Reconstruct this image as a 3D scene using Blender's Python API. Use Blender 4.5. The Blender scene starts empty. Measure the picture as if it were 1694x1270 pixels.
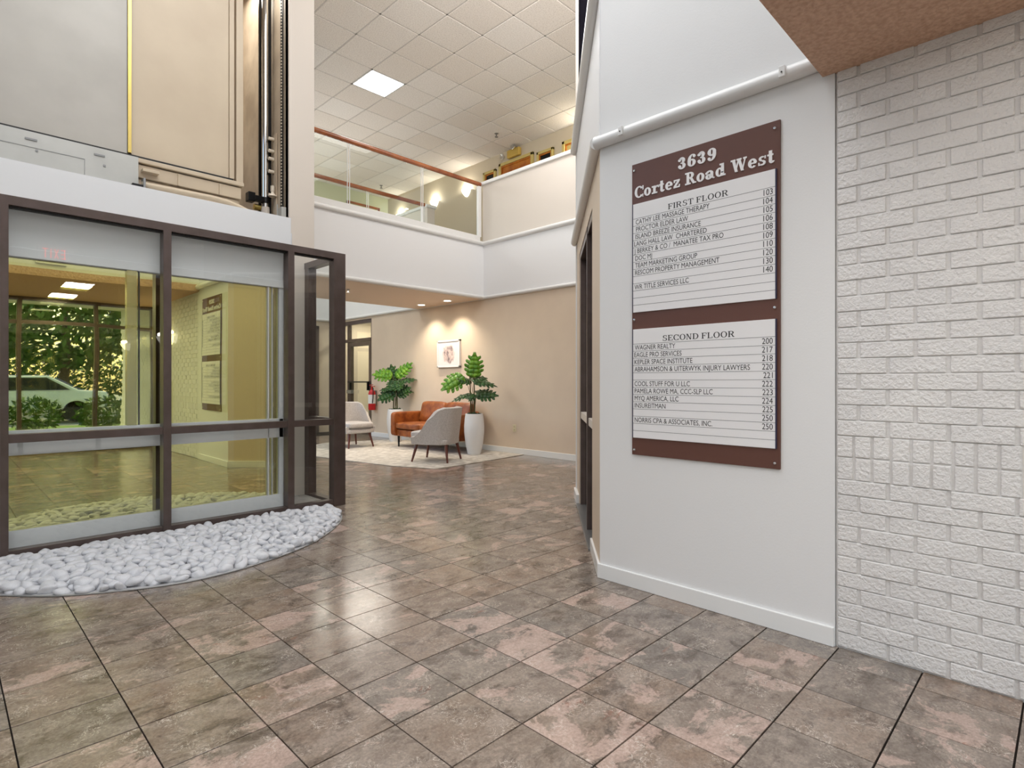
import bpy, bmesh, math, random
from mathutils import Vector, Matrix, noise
PI = math.pi
R = math.radians
S = bpy.context.scene
C = S.collection

# ------------------------------------------------------------------ camera, world, light, exposure
H = 1.18
YAW = math.atan2(941, 930)
cam_d = bpy.data.cameras.new('camera'); cam = bpy.data.objects.new('camera', cam_d); C.objects.link(cam)
cam_d.sensor_width = 36; cam_d.lens = 941 / 1694 * 36; cam_d.shift_y = -3 / 1694
cam_d.clip_start = 0.02; cam_d.clip_end = 300
cam.location = (0, 0, H); cam.rotation_euler = (PI / 2, 0, -YAW)
S.camera = cam
S.view_settings.view_transform = 'Standard'; S.view_settings.look = 'None'
S.view_settings.gamma = 1; S.view_settings.use_curve_mapping = False
S.view_settings.exposure = 0.12
try:
    S.cycles.max_bounces = 10; S.cycles.diffuse_bounces = 4; S.cycles.glossy_bounces = 5
    S.cycles.transparent_max_bounces = 16; S.cycles.caustics_reflective = False
    S.cycles.sample_clamp_indirect = 4; S.cycles.use_denoising = True
except Exception:
    pass
w = bpy.data.worlds.new('world'); S.world = w; w.use_nodes = True
nt = w.node_tree; bg = nt.nodes['Background']
sky = nt.nodes.new('ShaderNodeTexSky'); sky.sky_type = 'NISHITA'; sky.sun_disc = False
sky.sun_elevation = R(52); sky.sun_rotation = R(200); sky.air_density = 1.2; sky.dust_density = 2.0
nt.links.new(sky.outputs[0], bg.inputs[0]); bg.inputs[1].default_value = 0.42

def lamp(name, kind, loc, energy, color=(1, 1, 1), size=1.0, size_y=None, rot=(0, 0, 0), **kw):
    d = bpy.data.lights.new(name, kind); o = bpy.data.objects.new(name, d); C.objects.link(o)
    o.location = loc; o.rotation_euler = rot; d.energy = energy; d.color = color
    if kind == 'AREA':
        d.size = size
        if size_y: d.shape = 'RECTANGLE'; d.size_y = size_y
    elif kind == 'SUN': d.angle = R(1.5)
    else: d.shadow_soft_size = size
    for k, v in kw.items(): setattr(d, k, v)
    return o
lamp('sun', 'SUN', (0, -20, 30), 3.0, (1, .95, .86), rot=(R(38), 0, R(-25)))
lamp('atrium_overhead_fill', 'AREA', (1.0, 3.0, 5.86), 140, (.95, .975, 1.0), 3.4, 3.4)  # added overhead fill for the atrium; no skylight is built
lamp('upper_hall_lamp', 'AREA', (5.6, 5.0, 5.86), 55, (1, .97, .94), 1.2, 1.2)
lamp('upper_bridge_lamp', 'AREA', (4.2, 10.8, 5.86), 65, (1, .97, .94), 1.2, 1.2)
lamp('atrium_fill_light', 'AREA', (2.2, 2.2, 4.7), 85, (1, .98, .96), 1.6, 1.2, rot=Vector((.72, .50, .62)).to_track_quat('-Z', 'Z').to_euler(), spread=R(105))  # added out-of-view fill aimed up at the far ceiling
lamp('upward_fill_far', 'AREA', (4.6, 11.0, 3.3), 42, (1, .97, .94), 2.6, 2.4, rot=(PI, 0, 0))  # added upward fill for the ceiling; there is no cove
lamp('shaft_fill_lamp', 'AREA', (2.2, 6.3, 5.6), 22, (1, .96, .88), .5, .9)  # added fill to brighten the dark side wall of the shaft
for x_ in (-1.6, -.1, 1.4):
    for y_ in (-1.15, .2):
        lamp('lobby_ceiling_lamp', 'AREA', (x_, y_, 2.545), 12.5, (1, .99, .98), .32, .32)
lamp('lounge_lamp', 'AREA', (4.6, 8.4, 2.60), 42, (1, .93, .82), 1.6, 1.0)

# ------------------------------------------------------------------ materials
def mat(name): 
    m = bpy.data.materials.new(name); m.use_nodes = True
    return m, m.node_tree, m.node_tree.nodes['Principled BSDF']
def srgb(r, g, b):
    f = lambda c: (c / 255 / 12.92) if c / 255 <= .04045 else ((c / 255 + .055) / 1.055) ** 2.4
    return (f(r), f(g), f(b), 1)
def node(nt, t, **kw):
    n = nt.nodes.new(t)
    for k, v in kw.items():
        if k in n.inputs: n.inputs[k].default_value = v
        else: setattr(n, k, v)
    return n
def coords(nt, which='Object'):
    if which == 'World':
        return nt.nodes.new('ShaderNodeNewGeometry').outputs['Position']
    return nt.nodes.new('ShaderNodeTexCoord').outputs[which]
def M(name, col, rough=.5, metal=0., col2=None, nscale=6., bump=0., bscale=80., spec=.5, world=True, detail=4., coat=0., contrast=(.35, .65)):
    m, nt, p = mat(name); L = nt.links
    p.inputs['Roughness'].default_value = rough; p.inputs['Metallic'].default_value = metal
    p.inputs['Specular IOR Level'].default_value = spec; p.inputs['Coat Weight'].default_value = coat
    p.inputs['Base Color'].default_value = col
    co = coords(nt, 'World' if world else 'Object')
    if col2:
        n = node(nt, 'ShaderNodeTexNoise', Scale=nscale, Detail=detail); L.new(co, n.inputs['Vector'])
        r = node(nt, 'ShaderNodeValToRGB'); r.color_ramp.elements[0].color = col; r.color_ramp.elements[1].color = col2
        r.color_ramp.elements[0].position, r.color_ramp.elements[1].position = contrast
        L.new(n.outputs[0], r.inputs[0]); L.new(r.outputs[0], p.inputs['Base Color'])
    if bump:
        n = node(nt, 'ShaderNodeTexNoise', Scale=bscale, Detail=3.); L.new(co, n.inputs['Vector'])
        b = node(nt, 'ShaderNodeBump', Strength=bump, Distance=.01); L.new(n.outputs[0], b.inputs['Height']); L.new(b.outputs[0], p.inputs['Normal'])
    return m
def emit(name, col, s):
    m, nt, p = mat(name); p.inputs['Base Color'].default_value = (col[0] * .8, col[1] * .8, col[2] * .8, 1)
    p.inputs['Emission Color'].default_value = col; p.inputs['Emission Strength'].default_value = s
    return m
def glassy(name, tint, refl_col, fac=None, ior=1.5, rough=0.0, wave=0.0):
    m = bpy.data.materials.new(name); m.use_nodes = True; nt = m.node_tree; nt.nodes.clear(); L = nt.links
    o = node(nt, 'ShaderNodeOutputMaterial'); mix = node(nt, 'ShaderNodeMixShader')
    t = node(nt, 'ShaderNodeBsdfTransparent'); t.inputs[0].default_value = tint
    g = node(nt, 'ShaderNodeBsdfGlossy', Roughness=rough); g.inputs['Color'].default_value = refl_col
    if fac is None:
        f = node(nt, 'ShaderNodeFresnel', IOR=ior); gm = nt.nodes.new('ShaderNodeNewGeometry')
        inv = node(nt, 'ShaderNodeMath', operation='SUBTRACT'); inv.inputs[0].default_value = 1; L.new(gm.outputs['Backfacing'], inv.inputs[1])
        mu = node(nt, 'ShaderNodeMath', operation='MULTIPLY'); L.new(f.outputs[0], mu.inputs[0]); L.new(inv.outputs[0], mu.inputs[1]); L.new(mu.outputs[0], mix.inputs[0])
    else: mix.inputs[0].default_value = fac
    if wave:
        n = node(nt, 'ShaderNodeTexNoise', Scale=1.7, Detail=0.); L.new(coords(nt, 'World'), n.inputs['Vector'])
        b = node(nt, 'ShaderNodeBump', Strength=wave, Distance=.02); L.new(n.outputs[0], b.inputs['Height']); L.new(b.outputs[0], g.inputs['Normal'])
    L.new(t.outputs[0], mix.inputs[1]); L.new(g.outputs[0], mix.inputs[2]); L.new(mix.outputs[0], o.inputs[0])
    return m

white = M('white_paint', srgb(226, 226, 226), .45, bump=.05, bscale=120)
whitec = M('white_fascia_paint', srgb(234, 235, 237), .5)
trimw = M('white_gloss_trim', srgb(230, 230, 229), .3)
beige = M('beige_paint', srgb(217, 199, 178), .55, col2=srgb(211, 193, 173), nscale=2)
halfwall = M('pale_beige_paint', srgb(216, 208, 199), .6)
columnm = M('column_cream_paint', srgb(220, 210, 199), .55)
shaftm = M('shaft_beige_paint', srgb(214, 196, 172), .55, col2=srgb(184, 165, 143), nscale=3)
soffitm = M('tan_soffit_paint', srgb(226, 207, 188), .6)
stucco = M('brown_stucco', srgb(206, 170, 146), .85, col2=srgb(184, 148, 124), nscale=55, bump=1.0, bscale=45)
brickm = M('white_brick_paint', srgb(226, 224, 222), .38, col2=srgb(218, 216, 215), nscale=3, bump=.75, bscale=75)
brickback = M('white_mortar_paint', srgb(216, 214, 212), .5, bump=.3, bscale=60)
bronze = M('bronze_anodised', srgb(98, 84, 80), .32, .35, col2=srgb(88, 75, 70), nscale=9)
dark = M('dark_rubber', srgb(22, 20, 20), .5)
black = M('black_metal', srgb(20, 20, 22), .3, .4)
glass = glassy('clear_glass', (.97, .98, .975, 1), (1, 1, 1, 1), None, 1.75)
railglass = glassy('balustrade_glass', (.93, .95, .94, 1), (1, 1, 1, 1), None, 1.25)
goldglass = glassy('gold_tinted_mirror_glass', (.35, .33, .12, 1), (.93, .88, .38, 1), .86, rough=.0, wave=.05)
darkglass = glassy('dark_glass', (.10, .07, .06, 1), (1, 1, 1, 1), None, 1.35)
grout = M('dark_grout', srgb(38, 33, 30), .9, spec=.1)
concrete = M('concrete', srgb(176, 172, 166), .8, col2=srgb(150, 147, 142), nscale=7, bump=.2)
pebm = M('white_pebble_stone', srgb(214, 215, 219), .4, col2=srgb(190, 192, 198), nscale=22, world=False, spec=.4)
brownboard = M('brown_sign_board', srgb(96, 62, 52), .4)
panelm = M('silver_white_panel', srgb(232, 231, 232), .4)
paneledge = M('navy_panel_edge', srgb(52, 52, 78), .4)
ink = M('black_ink', srgb(25, 24, 26), .5)
silverl = M('silver_white_letter', srgb(236, 235, 236), .35)
wood = M('red_brown_handrail_wood', srgb(138, 74, 42), .25, col2=srgb(170, 100, 58), nscale=5, coat=.4)
legwood = M('walnut_leg_wood', srgb(92, 46, 36), .3)
doorwood = M('orange_grain_wood', srgb(160, 84, 22), .35, col2=srgb(196, 122, 36), nscale=7)
yframe = M('mustard_painted_frame', srgb(206, 186, 116), .5)
brass = M('polished_brass', srgb(206, 182, 108), .3, 1.0)
chrome = M('polished_chrome', srgb(215, 215, 215), .08, 1.0)
cabgrey = M('grey_cab_panel', srgb(176, 171, 163), .4, .1, col2=srgb(166, 161, 153), nscale=2.5)
cabbeige = M('beige_cab_panel', srgb(200, 183, 158), .45, col2=srgb(190, 172, 148), nscale=2)
galv = M('grey_steel_plate', srgb(178, 177, 172), .4, .2, col2=srgb(190, 189, 184), nscale=3)
boltm = M('painted_bolt', srgb(228, 216, 198), .4)
leather = M('cognac_leather', srgb(158, 90, 40), .36, col2=srgb(118, 58, 24), nscale=9, bump=.25, bscale=60, detail=6)
fabric = M('grey_tweed_fabric', srgb(196, 190, 186), .85, col2=srgb(178, 172, 168), nscale=60, bump=.3, bscale=300)
piping = M('dark_piping', srgb(120, 115, 112), .7)
potm = M('white_fibre_pot', srgb(222, 221, 221), .5, bump=.1, bscale=60)
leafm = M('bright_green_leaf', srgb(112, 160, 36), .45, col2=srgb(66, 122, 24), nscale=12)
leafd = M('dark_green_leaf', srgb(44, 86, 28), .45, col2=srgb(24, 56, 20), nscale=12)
stemm = M('brown_green_stem', srgb(92, 74, 40), .6, col2=srgb(70, 82, 40), nscale=15)
moss = M('dark_moss', srgb(34, 58, 28), .9, col2=srgb(20, 36, 18), nscale=40, bump=.8, bscale=60)
redm = M('red_enamel', srgb(190, 22, 28), .3)
paper = M('white_paper_label', srgb(225, 225, 220), .6)
carpet = M('light_grey_carpet', srgb(206, 199, 188), .95, col2=srgb(176, 168, 157), nscale=9, bump=.4, bscale=200, detail=8, contrast=(.4, .6))
outletm = M('ivory_plastic', srgb(214, 204, 172), .4)
greenwall = M('pale_green_wall', srgb(206, 208, 178), .6)
lampglass = emit('frosted_lamp_glass', (1, .95, .85, 1), 2.2)
panellight = emit('lit_light_panel', (1, .99, .97, 1), 9)
canlight = emit('lit_can_lens', (1, .92, .78, 1), 10)
exitred = emit('lit_red_letters', (1, .08, .05, 1), 3)
metalgrey = M('grey_metal', srgb(140, 140, 140), .35, .7)

def floor_mat():
    m, nt, p = mat('brown_pink_marble'); L = nt.links
    P = coords(nt, 'World')
    def vm(op, a, b=None):
        n = nt.nodes.new('ShaderNodeVectorMath'); n.operation = op
        L.new(a, n.inputs[0])
        if b is not None:
            if isinstance(b, tuple): n.inputs[1].default_value = b
            else: L.new(b, n.inputs[1])
        return n.outputs[0]
    def mm(op, a, b=None, clamp=False):
        n = nt.nodes.new('ShaderNodeMath'); n.operation = op; n.use_clamp = clamp
        for i, v in enumerate((a, b)):
            if v is None: continue
            if isinstance(v, (int, float)): n.inputs[i].default_value = v
            else: L.new(v, n.inputs[i])
        return n.outputs[0]
    def ramp(x, stops):
        r = node(nt, 'ShaderNodeValToRGB'); e = r.color_ramp.elements
        while len(e) < len(stops): e.new(.5)
        for k, (pos, c) in enumerate(stops): e[k].position = pos; e[k].color = c
        L.new(x, r.inputs[0]); return r.outputs[0]
    def mixc(f, a, b, mode='MIX'):
        n = nt.nodes.new('ShaderNodeMix'); n.data_type = 'RGBA'; n.blend_type = mode
        if isinstance(f, (int, float)): n.inputs[0].default_value = f
        else: L.new(f, n.inputs[0])
        for i, v in ((6, a), (7, b)):
            if isinstance(v, tuple): n.inputs[i].default_value = v
            else: L.new(v, n.inputs[i])
        return n.outputs[2]
    cell = vm('DIVIDE', vm('SUBTRACT', P, (TX0, TY0, -5.0)), (TPX, TPY, 100.0))
    cid = vm('FLOOR', cell)
    wn = node(nt, 'ShaderNodeTexWhiteNoise'); L.new(cid, wn.inputs['Vector'])
    off = vm('MULTIPLY', wn.outputs['Color'], (37., 41., 29.))
    q = vm('ADD', P, off)
    st = vm('MULTIPLY', q, (.8, 1.15, 1.))
    def nz(v, sc, det=5., rough=.6, dist=0.):
        n = node(nt, 'ShaderNodeTexNoise', Scale=sc, Detail=det, Roughness=rough, Distortion=dist); L.new(v, n.inputs['Vector']); return n.outputs[0]
    big = nz(st, 4.2, 9., .68, .5)
    sep = nt.nodes.new('ShaderNodeSeparateColor'); L.new(wn.outputs['Color'], sep.inputs[0])
    base = mixc(sep.outputs[0], srgb(112, 105, 98), srgb(132, 113, 98))
    base = mixc(mm('MULTIPLY', ramp(nz(st, 8., 10., .75, .3), [(.42, (0, 0, 0, 1)), (.60, (1, 1, 1, 1))]), .7), base, srgb(152, 139, 128))
    base = mixc(mm('MULTIPLY', ramp(nz(st, 7., 10., .75, .5), [(.50, (0, 0, 0, 1)), (.62, (1, 1, 1, 1))]), .8), base, srgb(80, 69, 60))
    bias = mm('MULTIPLY', mm('SUBTRACT', sep.outputs[1], .5), .20)
    pk = ramp(mm('ADD', big, bias), [(.575, (0, 0, 0, 1)), (.605, (.7, .7, .7, 1)), (.70, (1, 1, 1, 1))])
    base = mixc(mm('MULTIPLY', pk, .72), base, srgb(188, 163, 151))
    rd = ramp(mm('ADD', nz(st, 5., 8., .7, .8), mm('MULTIPLY', bias, .6)), [(.66, (0, 0, 0, 1)), (.72, (1, 1, 1, 1))])
    base = mixc(mm('MULTIPLY', rd, .6), base, srgb(134, 84, 66))
    # thin pale flecks and veins
    fl = nz(q, 20., 3., .6, 2.2)
    v = mm('ABSOLUTE', mm('SUBTRACT', fl, .5)); 
    vein = ramp(v, [(.0, (1, 1, 1, 1)), (.022, (0, 0, 0, 1))])
    vmask = ramp(nz(q, 9., 3.), [(.50, (0, 0, 0, 1)), (.62, (1, 1, 1, 1))])
    base = mixc(mm('MULTIPLY', mm('MULTIPLY', vein, vmask), .8), base, srgb(206, 196, 184))
    fine = nz(q, 90., 4., .7)
    base = mixc(.9, base, ramp(fine, [(.3, (.36, .36, .36, 1)), (.7, (.66, .66, .66, 1))]), 'OVERLAY')
    L.new(base, p.inputs['Base Color'])
    rr = nt.nodes.new('ShaderNodeMapRange'); L.new(nz(P, 3., 3.), rr.inputs[0]); rr.inputs[3].default_value = .10; rr.inputs[4].default_value = .26
    L.new(rr.outputs[0], p.inputs['Roughness']); p.inputs['Specular IOR Level'].default_value = .62
    b = node(nt, 'ShaderNodeBump', Strength=.04, Distance=.005); L.new(fine, b.inputs['Height']); L.new(b.outputs[0], p.inputs['Normal'])
    return m
TPX, TPY = .3115, .3065
TX0, TY0 = .489, 1.358 - 8 * TPY        # a grid corner
marble = floor_mat()

def ceiling_tile_mat():
    m, nt, p = mat('acoustic_ceiling_tile'); L = nt.links
    co = coords(nt, 'World')
    n = node(nt, 'ShaderNodeTexNoise', Scale=70., Detail=5.); L.new(co, n.inputs['Vector'])
    r = node(nt, 'ShaderNodeValToRGB'); r.color_ramp.elements[0].color = srgb(214, 208, 201); r.color_ramp.elements[1].color = srgb(240, 236, 231)
    r.color_ramp.elements[0].position = .3; r.color_ramp.elements[1].position = .55
    L.new(n.outputs[0], r.inputs[0])
    oi = nt.nodes.new('ShaderNodeObjectInfo'); mx = nt.nodes.new('ShaderNodeMix'); mx.data_type = 'RGBA'; mx.blend_type = 'MULTIPLY'
    mx.inputs[0].default_value = 1
    r2 = node(nt, 'ShaderNodeValToRGB'); r2.color_ramp.elements[0].color = (.93, .90, .87, 1); r2.color_ramp.elements[1].color = (1, 1, 1, 1)
    L.new(oi.outputs['Random'], r2.inputs[0]); L.new(r.outputs[0], mx.inputs[6]); L.new(r2.outputs[0], mx.inputs[7]); L.new(mx.outputs[2], p.inputs['Base Color'])
    b = node(nt, 'ShaderNodeBump', Strength=.3, Distance=.01); L.new(n.outputs[0], b.inputs['Height']); L.new(b.outputs[0], p.inputs['Normal'])
    p.inputs['Roughness'].default_value = .9
    return m
tilec = ceiling_tile_mat()
gridm = M('ceiling_grid_metal', srgb(196, 190, 184), .4)

# ------------------------------------------------------------------ mesh helpers
class MB:
    def __init__(s): s.v = []; s.f = []; s.m = []; s.mats = []
    def mi(s, m):
        if m not in s.mats: s.mats.append(m)
        return s.mats.index(m)
    def add(s, vs, fs, m=None, xf=None):
        k = len(s.v); i = s.mi(m) if m else 0
        s.v += [tuple(xf @ Vector(v)) if xf else tuple(v) for v in vs]
        s.f += [tuple(a + k for a in f) for f in fs]; s.m += [i] * len(fs)
        return s
    def box(s, a, b, m=None, xf=None):
        (x0, y0, z0), (x1, y1, z1) = a, b
        x0, x1 = sorted((x0, x1)); y0, y1 = sorted((y0, y1)); z0, z1 = sorted((z0, z1))
        return s.add([(x0, y0, z0), (x1, y0, z0), (x1, y1, z0), (x0, y1, z0), (x0, y0, z1), (x1, y0, z1), (x1, y1, z1), (x0, y1, z1)],
              [(0, 3, 2, 1), (4, 5, 6, 7), (0, 1, 5, 4), (1, 2, 6, 5), (2, 3, 7, 6), (3, 0, 4, 7)], m, xf)
    def prism(s, poly, z0, z1, m=None, xf=None):
        n = len(poly)
        ar = sum(poly[i][0] * poly[(i + 1) % n][1] - poly[(i + 1) % n][0] * poly[i][1] for i in range(n))
        if ar < 0: poly = poly[::-1]
        vs = [(x, y, z0) for x, y in poly] + [(x, y, z1) for x, y in poly]
        fs = [tuple(range(n))[::-1], tuple(range(n, 2 * n))] + [(i, (i + 1) % n, n + (i + 1) % n, n + i) for i in range(n)]
        return s.add(vs, fs, m, xf)
    def tube(s, pts, r, n=10, m=None, xf=None, caps=True):
        pts = [Vector(p) for p in pts]; rs = r if isinstance(r, (list, tuple)) else [r] * len(pts)
        vs = []; fs = []; up = None
        for i, p in enumerate(pts):
            t = (pts[min(i + 1, len(pts) - 1)] - pts[max(i - 1, 0)]).normalized()
            if up is None: up = t.orthogonal().normalized()
            up = (up - t * up.dot(t)).normalized(); b = t.cross(up)
            for k in range(n):
                a = 2 * PI * k / n; vs.append(p + (up * math.cos(a) + b * math.sin(a)) * rs[i])
        for i in range(len(pts) - 1):
            for k in range(n):
                fs.append((i * n + k, i * n + (k + 1) % n, (i + 1) * n + (k + 1) % n, (i + 1) * n + k))
        if caps: fs += [tuple(range(n))[::-1], tuple(range((len(pts) - 1) * n, len(pts) * n))]
        return s.add(vs, fs, m, xf)
    def lathe(s, prof, n=32, m=None, xf=None, a0=0, a1=2 * PI):
        full = abs(a1 - a0 - 2 * PI) < 1e-6; k = n if full else n + 1
        vs = [(r * math.cos(a0 + (a1 - a0) * i / n), r * math.sin(a0 + (a1 - a0) * i / n), z) for r, z in prof for i in range(k)]
        fs = [(j * k + i, j * k + (i + 1) % k, (j + 1) * k + (i + 1) % k, (j + 1) * k + i) for j in range(len(prof) - 1) for i in range(n)]
        return s.add(vs, fs, m, xf)
    def build(s, name, m=None, parent=None, bevel=0, seg=2, smooth=False, loc=None):
        if not s.mats: s.mats = [m or white]
        me = bpy.data.meshes.new(name); me.from_pydata([tuple(v) for v in s.v], [], s.f)
        for x in s.mats: me.materials.append(x)
        me.polygons.foreach_set('material_index', s.m)
        b = bmesh.new(); b.from_mesh(me)
        bmesh.ops.recalc_face_normals(b, faces=b.faces)
        if bevel:
            b.edges.ensure_lookup_table()
            es = [e for e in b.edges if len(e.link_faces) == 2 and e.calc_face_angle() > R(35)]
            bmesh.ops.bevel(b, geom=es, offset=bevel, segments=seg, affect='EDGES', profile=.5, clamp_overlap=True)
        if smooth:
            for f in b.faces: f.smooth = True
        b.to_mesh(me); b.free()
        if smooth and smooth != 'all':
            try: me.set_sharp_from_angle(angle=R(38))
            except Exception: pass
        o = bpy.data.objects.new(name, me); C.objects.link(o)
        if parent: o.parent = parent
        if loc: o.location = loc
        return o
def tag(o, label=None, cat=None, group=None, kind=None):
    for k, v in (('label', label), ('category', cat), ('group', group), ('kind', kind)):
        if v: o[k] = v
    return o
def empty(name, loc=(0, 0, 0), rz=0, **kw):
    o = bpy.data.objects.new(name, None); C.objects.link(o); o.location = loc; o.rotation_euler = (0, 0, rz); o.empty_display_size = .1
    return tag(o, **kw)
def boxo(name, a, b, m, parent=None, bevel=0, **kw):
    return tag(MB().box(a, b).build(name, m, parent, bevel), **kw)
def XF(loc=(0, 0, 0), rx=0, ry=0, rz=0): return Matrix.Translation(loc) @ Matrix.Rotation(rz, 4, 'Z') @ Matrix.Rotation(ry, 4, 'Y') @ Matrix.Rotation(rx, 4, 'X')
def copy_tree(o, parent=None):
    c = o.copy(); C.objects.link(c)
    if parent: c.parent = parent
    for ch in o.children: copy_tree(ch, c)
    return c
ca, sa = math.cos(YAW), math.sin(YAW)
def proj(X, Y, Z=0):
    u = ca * X - sa * Y; d = sa * X + ca * Y
    if d < .05: return None
    return 847 + 941 * u / d, 632 - 941 * (Z - H) / d, d
def ray(px, py):
    u = (px - 847) / 941; return Vector((ca * u + sa, -sa * u + ca, (632 - py) / 941))
def at(px, py, depth):           # a world point from a pixel and its depth along the view axis
    return Vector((0, 0, H)) + ray(px, py) * depth

# ------------------------------------------------------------------ floor
PEB = [(-.05, 5.0), (-.04, 4.72), (.07, 4.45), (.247, 4.215), (.485, 3.965), (.8, 3.79), (1.1, 3.71), (1.43, 3.745), (1.83, 3.90), (2.17, 4.155), (2.41, 4.42), (2.54, 4.65), (2.60, 4.86), (2.615, 5.0)]
def inpoly(x, y, poly):
    r = False; n = len(poly)
    for i in range(n):
        x0, y0 = poly[i]; x1, y1 = poly[(i + 1) % n]
        if (y0 > y) != (y1 > y) and x < (x1 - x0) * (y - y0) / (y1 - y0) + x0: r = not r
    return r
fl = empty('floor', kind='structure', label='polished brown and pink marble tile floor')
boxo('grout_bed', (-4, -2.0, -.08), (8.4, 12.9, -.006), grout, fl)
def tile_hidden(x, y):
    if x > 2.98 and y < 2.04: return True
    if x > 2.82:  # beyond the angled door wall
        yl = 2.04 + (x - 2.82) * (3.62 - 2.04) / (4.6 - 2.82)
        if x > 3.0 and x < 4.75 and y < yl - .3: return True
        if x >= 4.75 and y < 3.3: return True
    if x > 6.9: return True
    if y > 5.2 and x < 2.75: return True
    return False
tiles = []
for i in range(-14, 24):
    for j in range(-10, 42):
        x, y = TX0 + (i + .5) * TPX, TY0 + (j + .5) * TPY
        if y < -1.75 or y > 12.75 or x < -2.6 or tile_hidden(x, y): continue
        cs = [(x + a * TPX / 2, y + b * TPY / 2) for a in (-1, 1) for b in (-1, 1)]
        if all(inpoly(a, b, PEB) for a, b in cs): continue
        p = proj(x, y)
        vis = any((q := proj(a, b)) and -5 < q[0] < 1699 and q[1] < 1280 for a, b in cs)
        if vis and p and 540 < p[0] < 575 and y > 5.3 and x < 3.2: vis = True
        tiles.append((vis, -(1 / p[2] ** 3) if p else 0, x, y))
tiles.sort(key=lambda t: (not t[0], t[1]))
tb = MB().box((-TPX / 2 + .0022, -TPY / 2 + .003, -.009), (TPX / 2 - .0022, TPY / 2 - .003, 0))
t0 = tb.build('floor_tile', marble, fl, bevel=.0006, seg=1)
rest = MB(); random.seed(3)
for k, (vis, _, x, y) in enumerate(tiles):
    dz = random.uniform(-.0006, 0)
    if k < 300:
        o = t0 if k == 0 else t0.copy()
        if k: C.objects.link(o)
        o.location = (x, y, dz)
    else:
        rest.box((x - TPX / 2 + .0022, y - TPY / 2 + .003, -.009), (x + TPX / 2 - .0022, y + TPY / 2 - .003, dz))
tag(rest.build('distant_floor_tiles', marble, fl), kind='stuff')

rug = [(4.77, 6.15), (5.7, 6.235), (6.70, 6.36), (6.70, 9.9), (5.3, 10.3), (4.1, 9.6), (4.22, 8.6), (4.33, 7.75), (4.49, 6.82)]
tag(MB().prism(rug, .001, .009).build('carpet_inlay', carpet, bevel=.003), 'pale grey mottled carpet under the lounge chairs and sofa', 'carpet')

# ------------------------------------------------------------------ right wall with directory, brick wall
boxo('wall_right', (2.82, .76, -.05), (3.0, 2.04, 5.95), white, kind='structure')
boxo('wall_entry_right', (2.84, -4.4, 2.57), (3.1, .76, 5.95), white, kind='structure')
boxo('baseboard_right', (2.806, .762, 0), (2.822, 2.05, .086), trimw, bevel=.003, kind='structure')
# half-round trim rails
def pipe(name, a, b, r, parent=None, m=None, k='structure'):
    return tag(MB().tube([a, b], r, 14).build(name, m or trimw, parent, smooth=True), kind=k if not parent else None)
tr = empty('trim_1', kind='structure')
pipe('rail', (2.80, .80, 2.62), (2.80, 2.055, 2.62), .036, tr)
for y in (1.853, .965):
    q = MB(); q.box((2.755, y - .014, 2.598), (2.80, y + .014, 2.648)); q.tube([(2.753, y, 2.615), (2.757, y, 2.615)], .006, 8)
    q.build('clip', trimw, tr, bevel=.003)
    MB().tube([(2.751, y, 2.618), (2.755, y, 2.618)], .004, 8).build('screw', dark, tr)

bw = empty('wall_brick', kind='structure', label='white painted brick wall with two courses of header bricks')
boxo('backing', (2.830, -4.4, -.05), (3.0, .757, 2.57), brickback, bw)
random.seed(11)
def brick_mesh(w, h, name):
    b = bmesh.new(); bmesh.ops.create_cube(b, size=1)
    for v in b.verts: v.co.x *= .026; v.co.y *= w; v.co.z *= h
    bmesh.ops.bevel(b, geom=b.edges[:], offset=.0028, segments=1, affect='EDGES')
    me = bpy.data.meshes.new(name); b.to_mesh(me); b.free(); me.materials.append(brickm)
    return me
bm_cache = {}
far_bricks = MB()
def brick(y1, y0, z0, z1, gap=.0125):
    wd, ht = round(y1 - y0 - gap, 3), round(z1 - z0 - .0038, 4)
    if wd < .015: return
    xo = random.uniform(-.0018, .0018); yc = (y0 + y1) / 2 + random.uniform(-.0012, .0012); zc = (z0 + z1) / 2 + random.uniform(-.0008, .0008)
    p = proj(2.82, y1, 1.2)
    if p and p[0] < 1720:
        key = (wd, ht)
        if key not in bm_cache: bm_cache[key] = brick_mesh(wd, ht, 'brick')
        o = bpy.data.objects.new('brick', bm_cache[key]); C.objects.link(o); o.parent = bw
        o.location = (2.835 + xo, yc, zc); o.rotation_euler = (random.uniform(-.004, .004), 0, random.uniform(-.006, .006))
    else:
        far_bricks.box((2.822 + xo, yc - wd / 2, zc - ht / 2), (2.845, yc + wd / 2, zc + ht / 2))
courses = [(.749 - .0677 * (k + 1), .749 - .0677 * k, 'B' if k % 2 == 0 else 'A') for k in range(11)]
courses += [(.943 + .0684 * k, .943 + .0684 * (k + 1), 'B' if k % 2 == 0 else 'A') for k in range(24)]
for z0, z1, t in courses:
    z1 = min(z1, 2.565); j = .668 if t == 'A' else .56; y = .757
    while y > -4.35:
        brick(y, j, z0, z1); y = j; j -= .205
for z0, z1 in ((.749, .848), (.85, .943)):
    y = .757
    for k in range(73): brick(y, y - .0695, z0, z1, .011); y -= .0695
tag(far_bricks.build('distant_bricks', brickm, bw), kind='stuff')

# lobby ceiling (brown stucco soffit) over the camera, header wall above it
boxo('ceiling_lobby', (-3.2, -1.8, 2.56), (2.85, .81, 2.66), stucco, kind='structure')
boxo('wall_header', (-3.2, .72, 2.66), (2.84, .81, 5.95), white, kind='structure')

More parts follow.
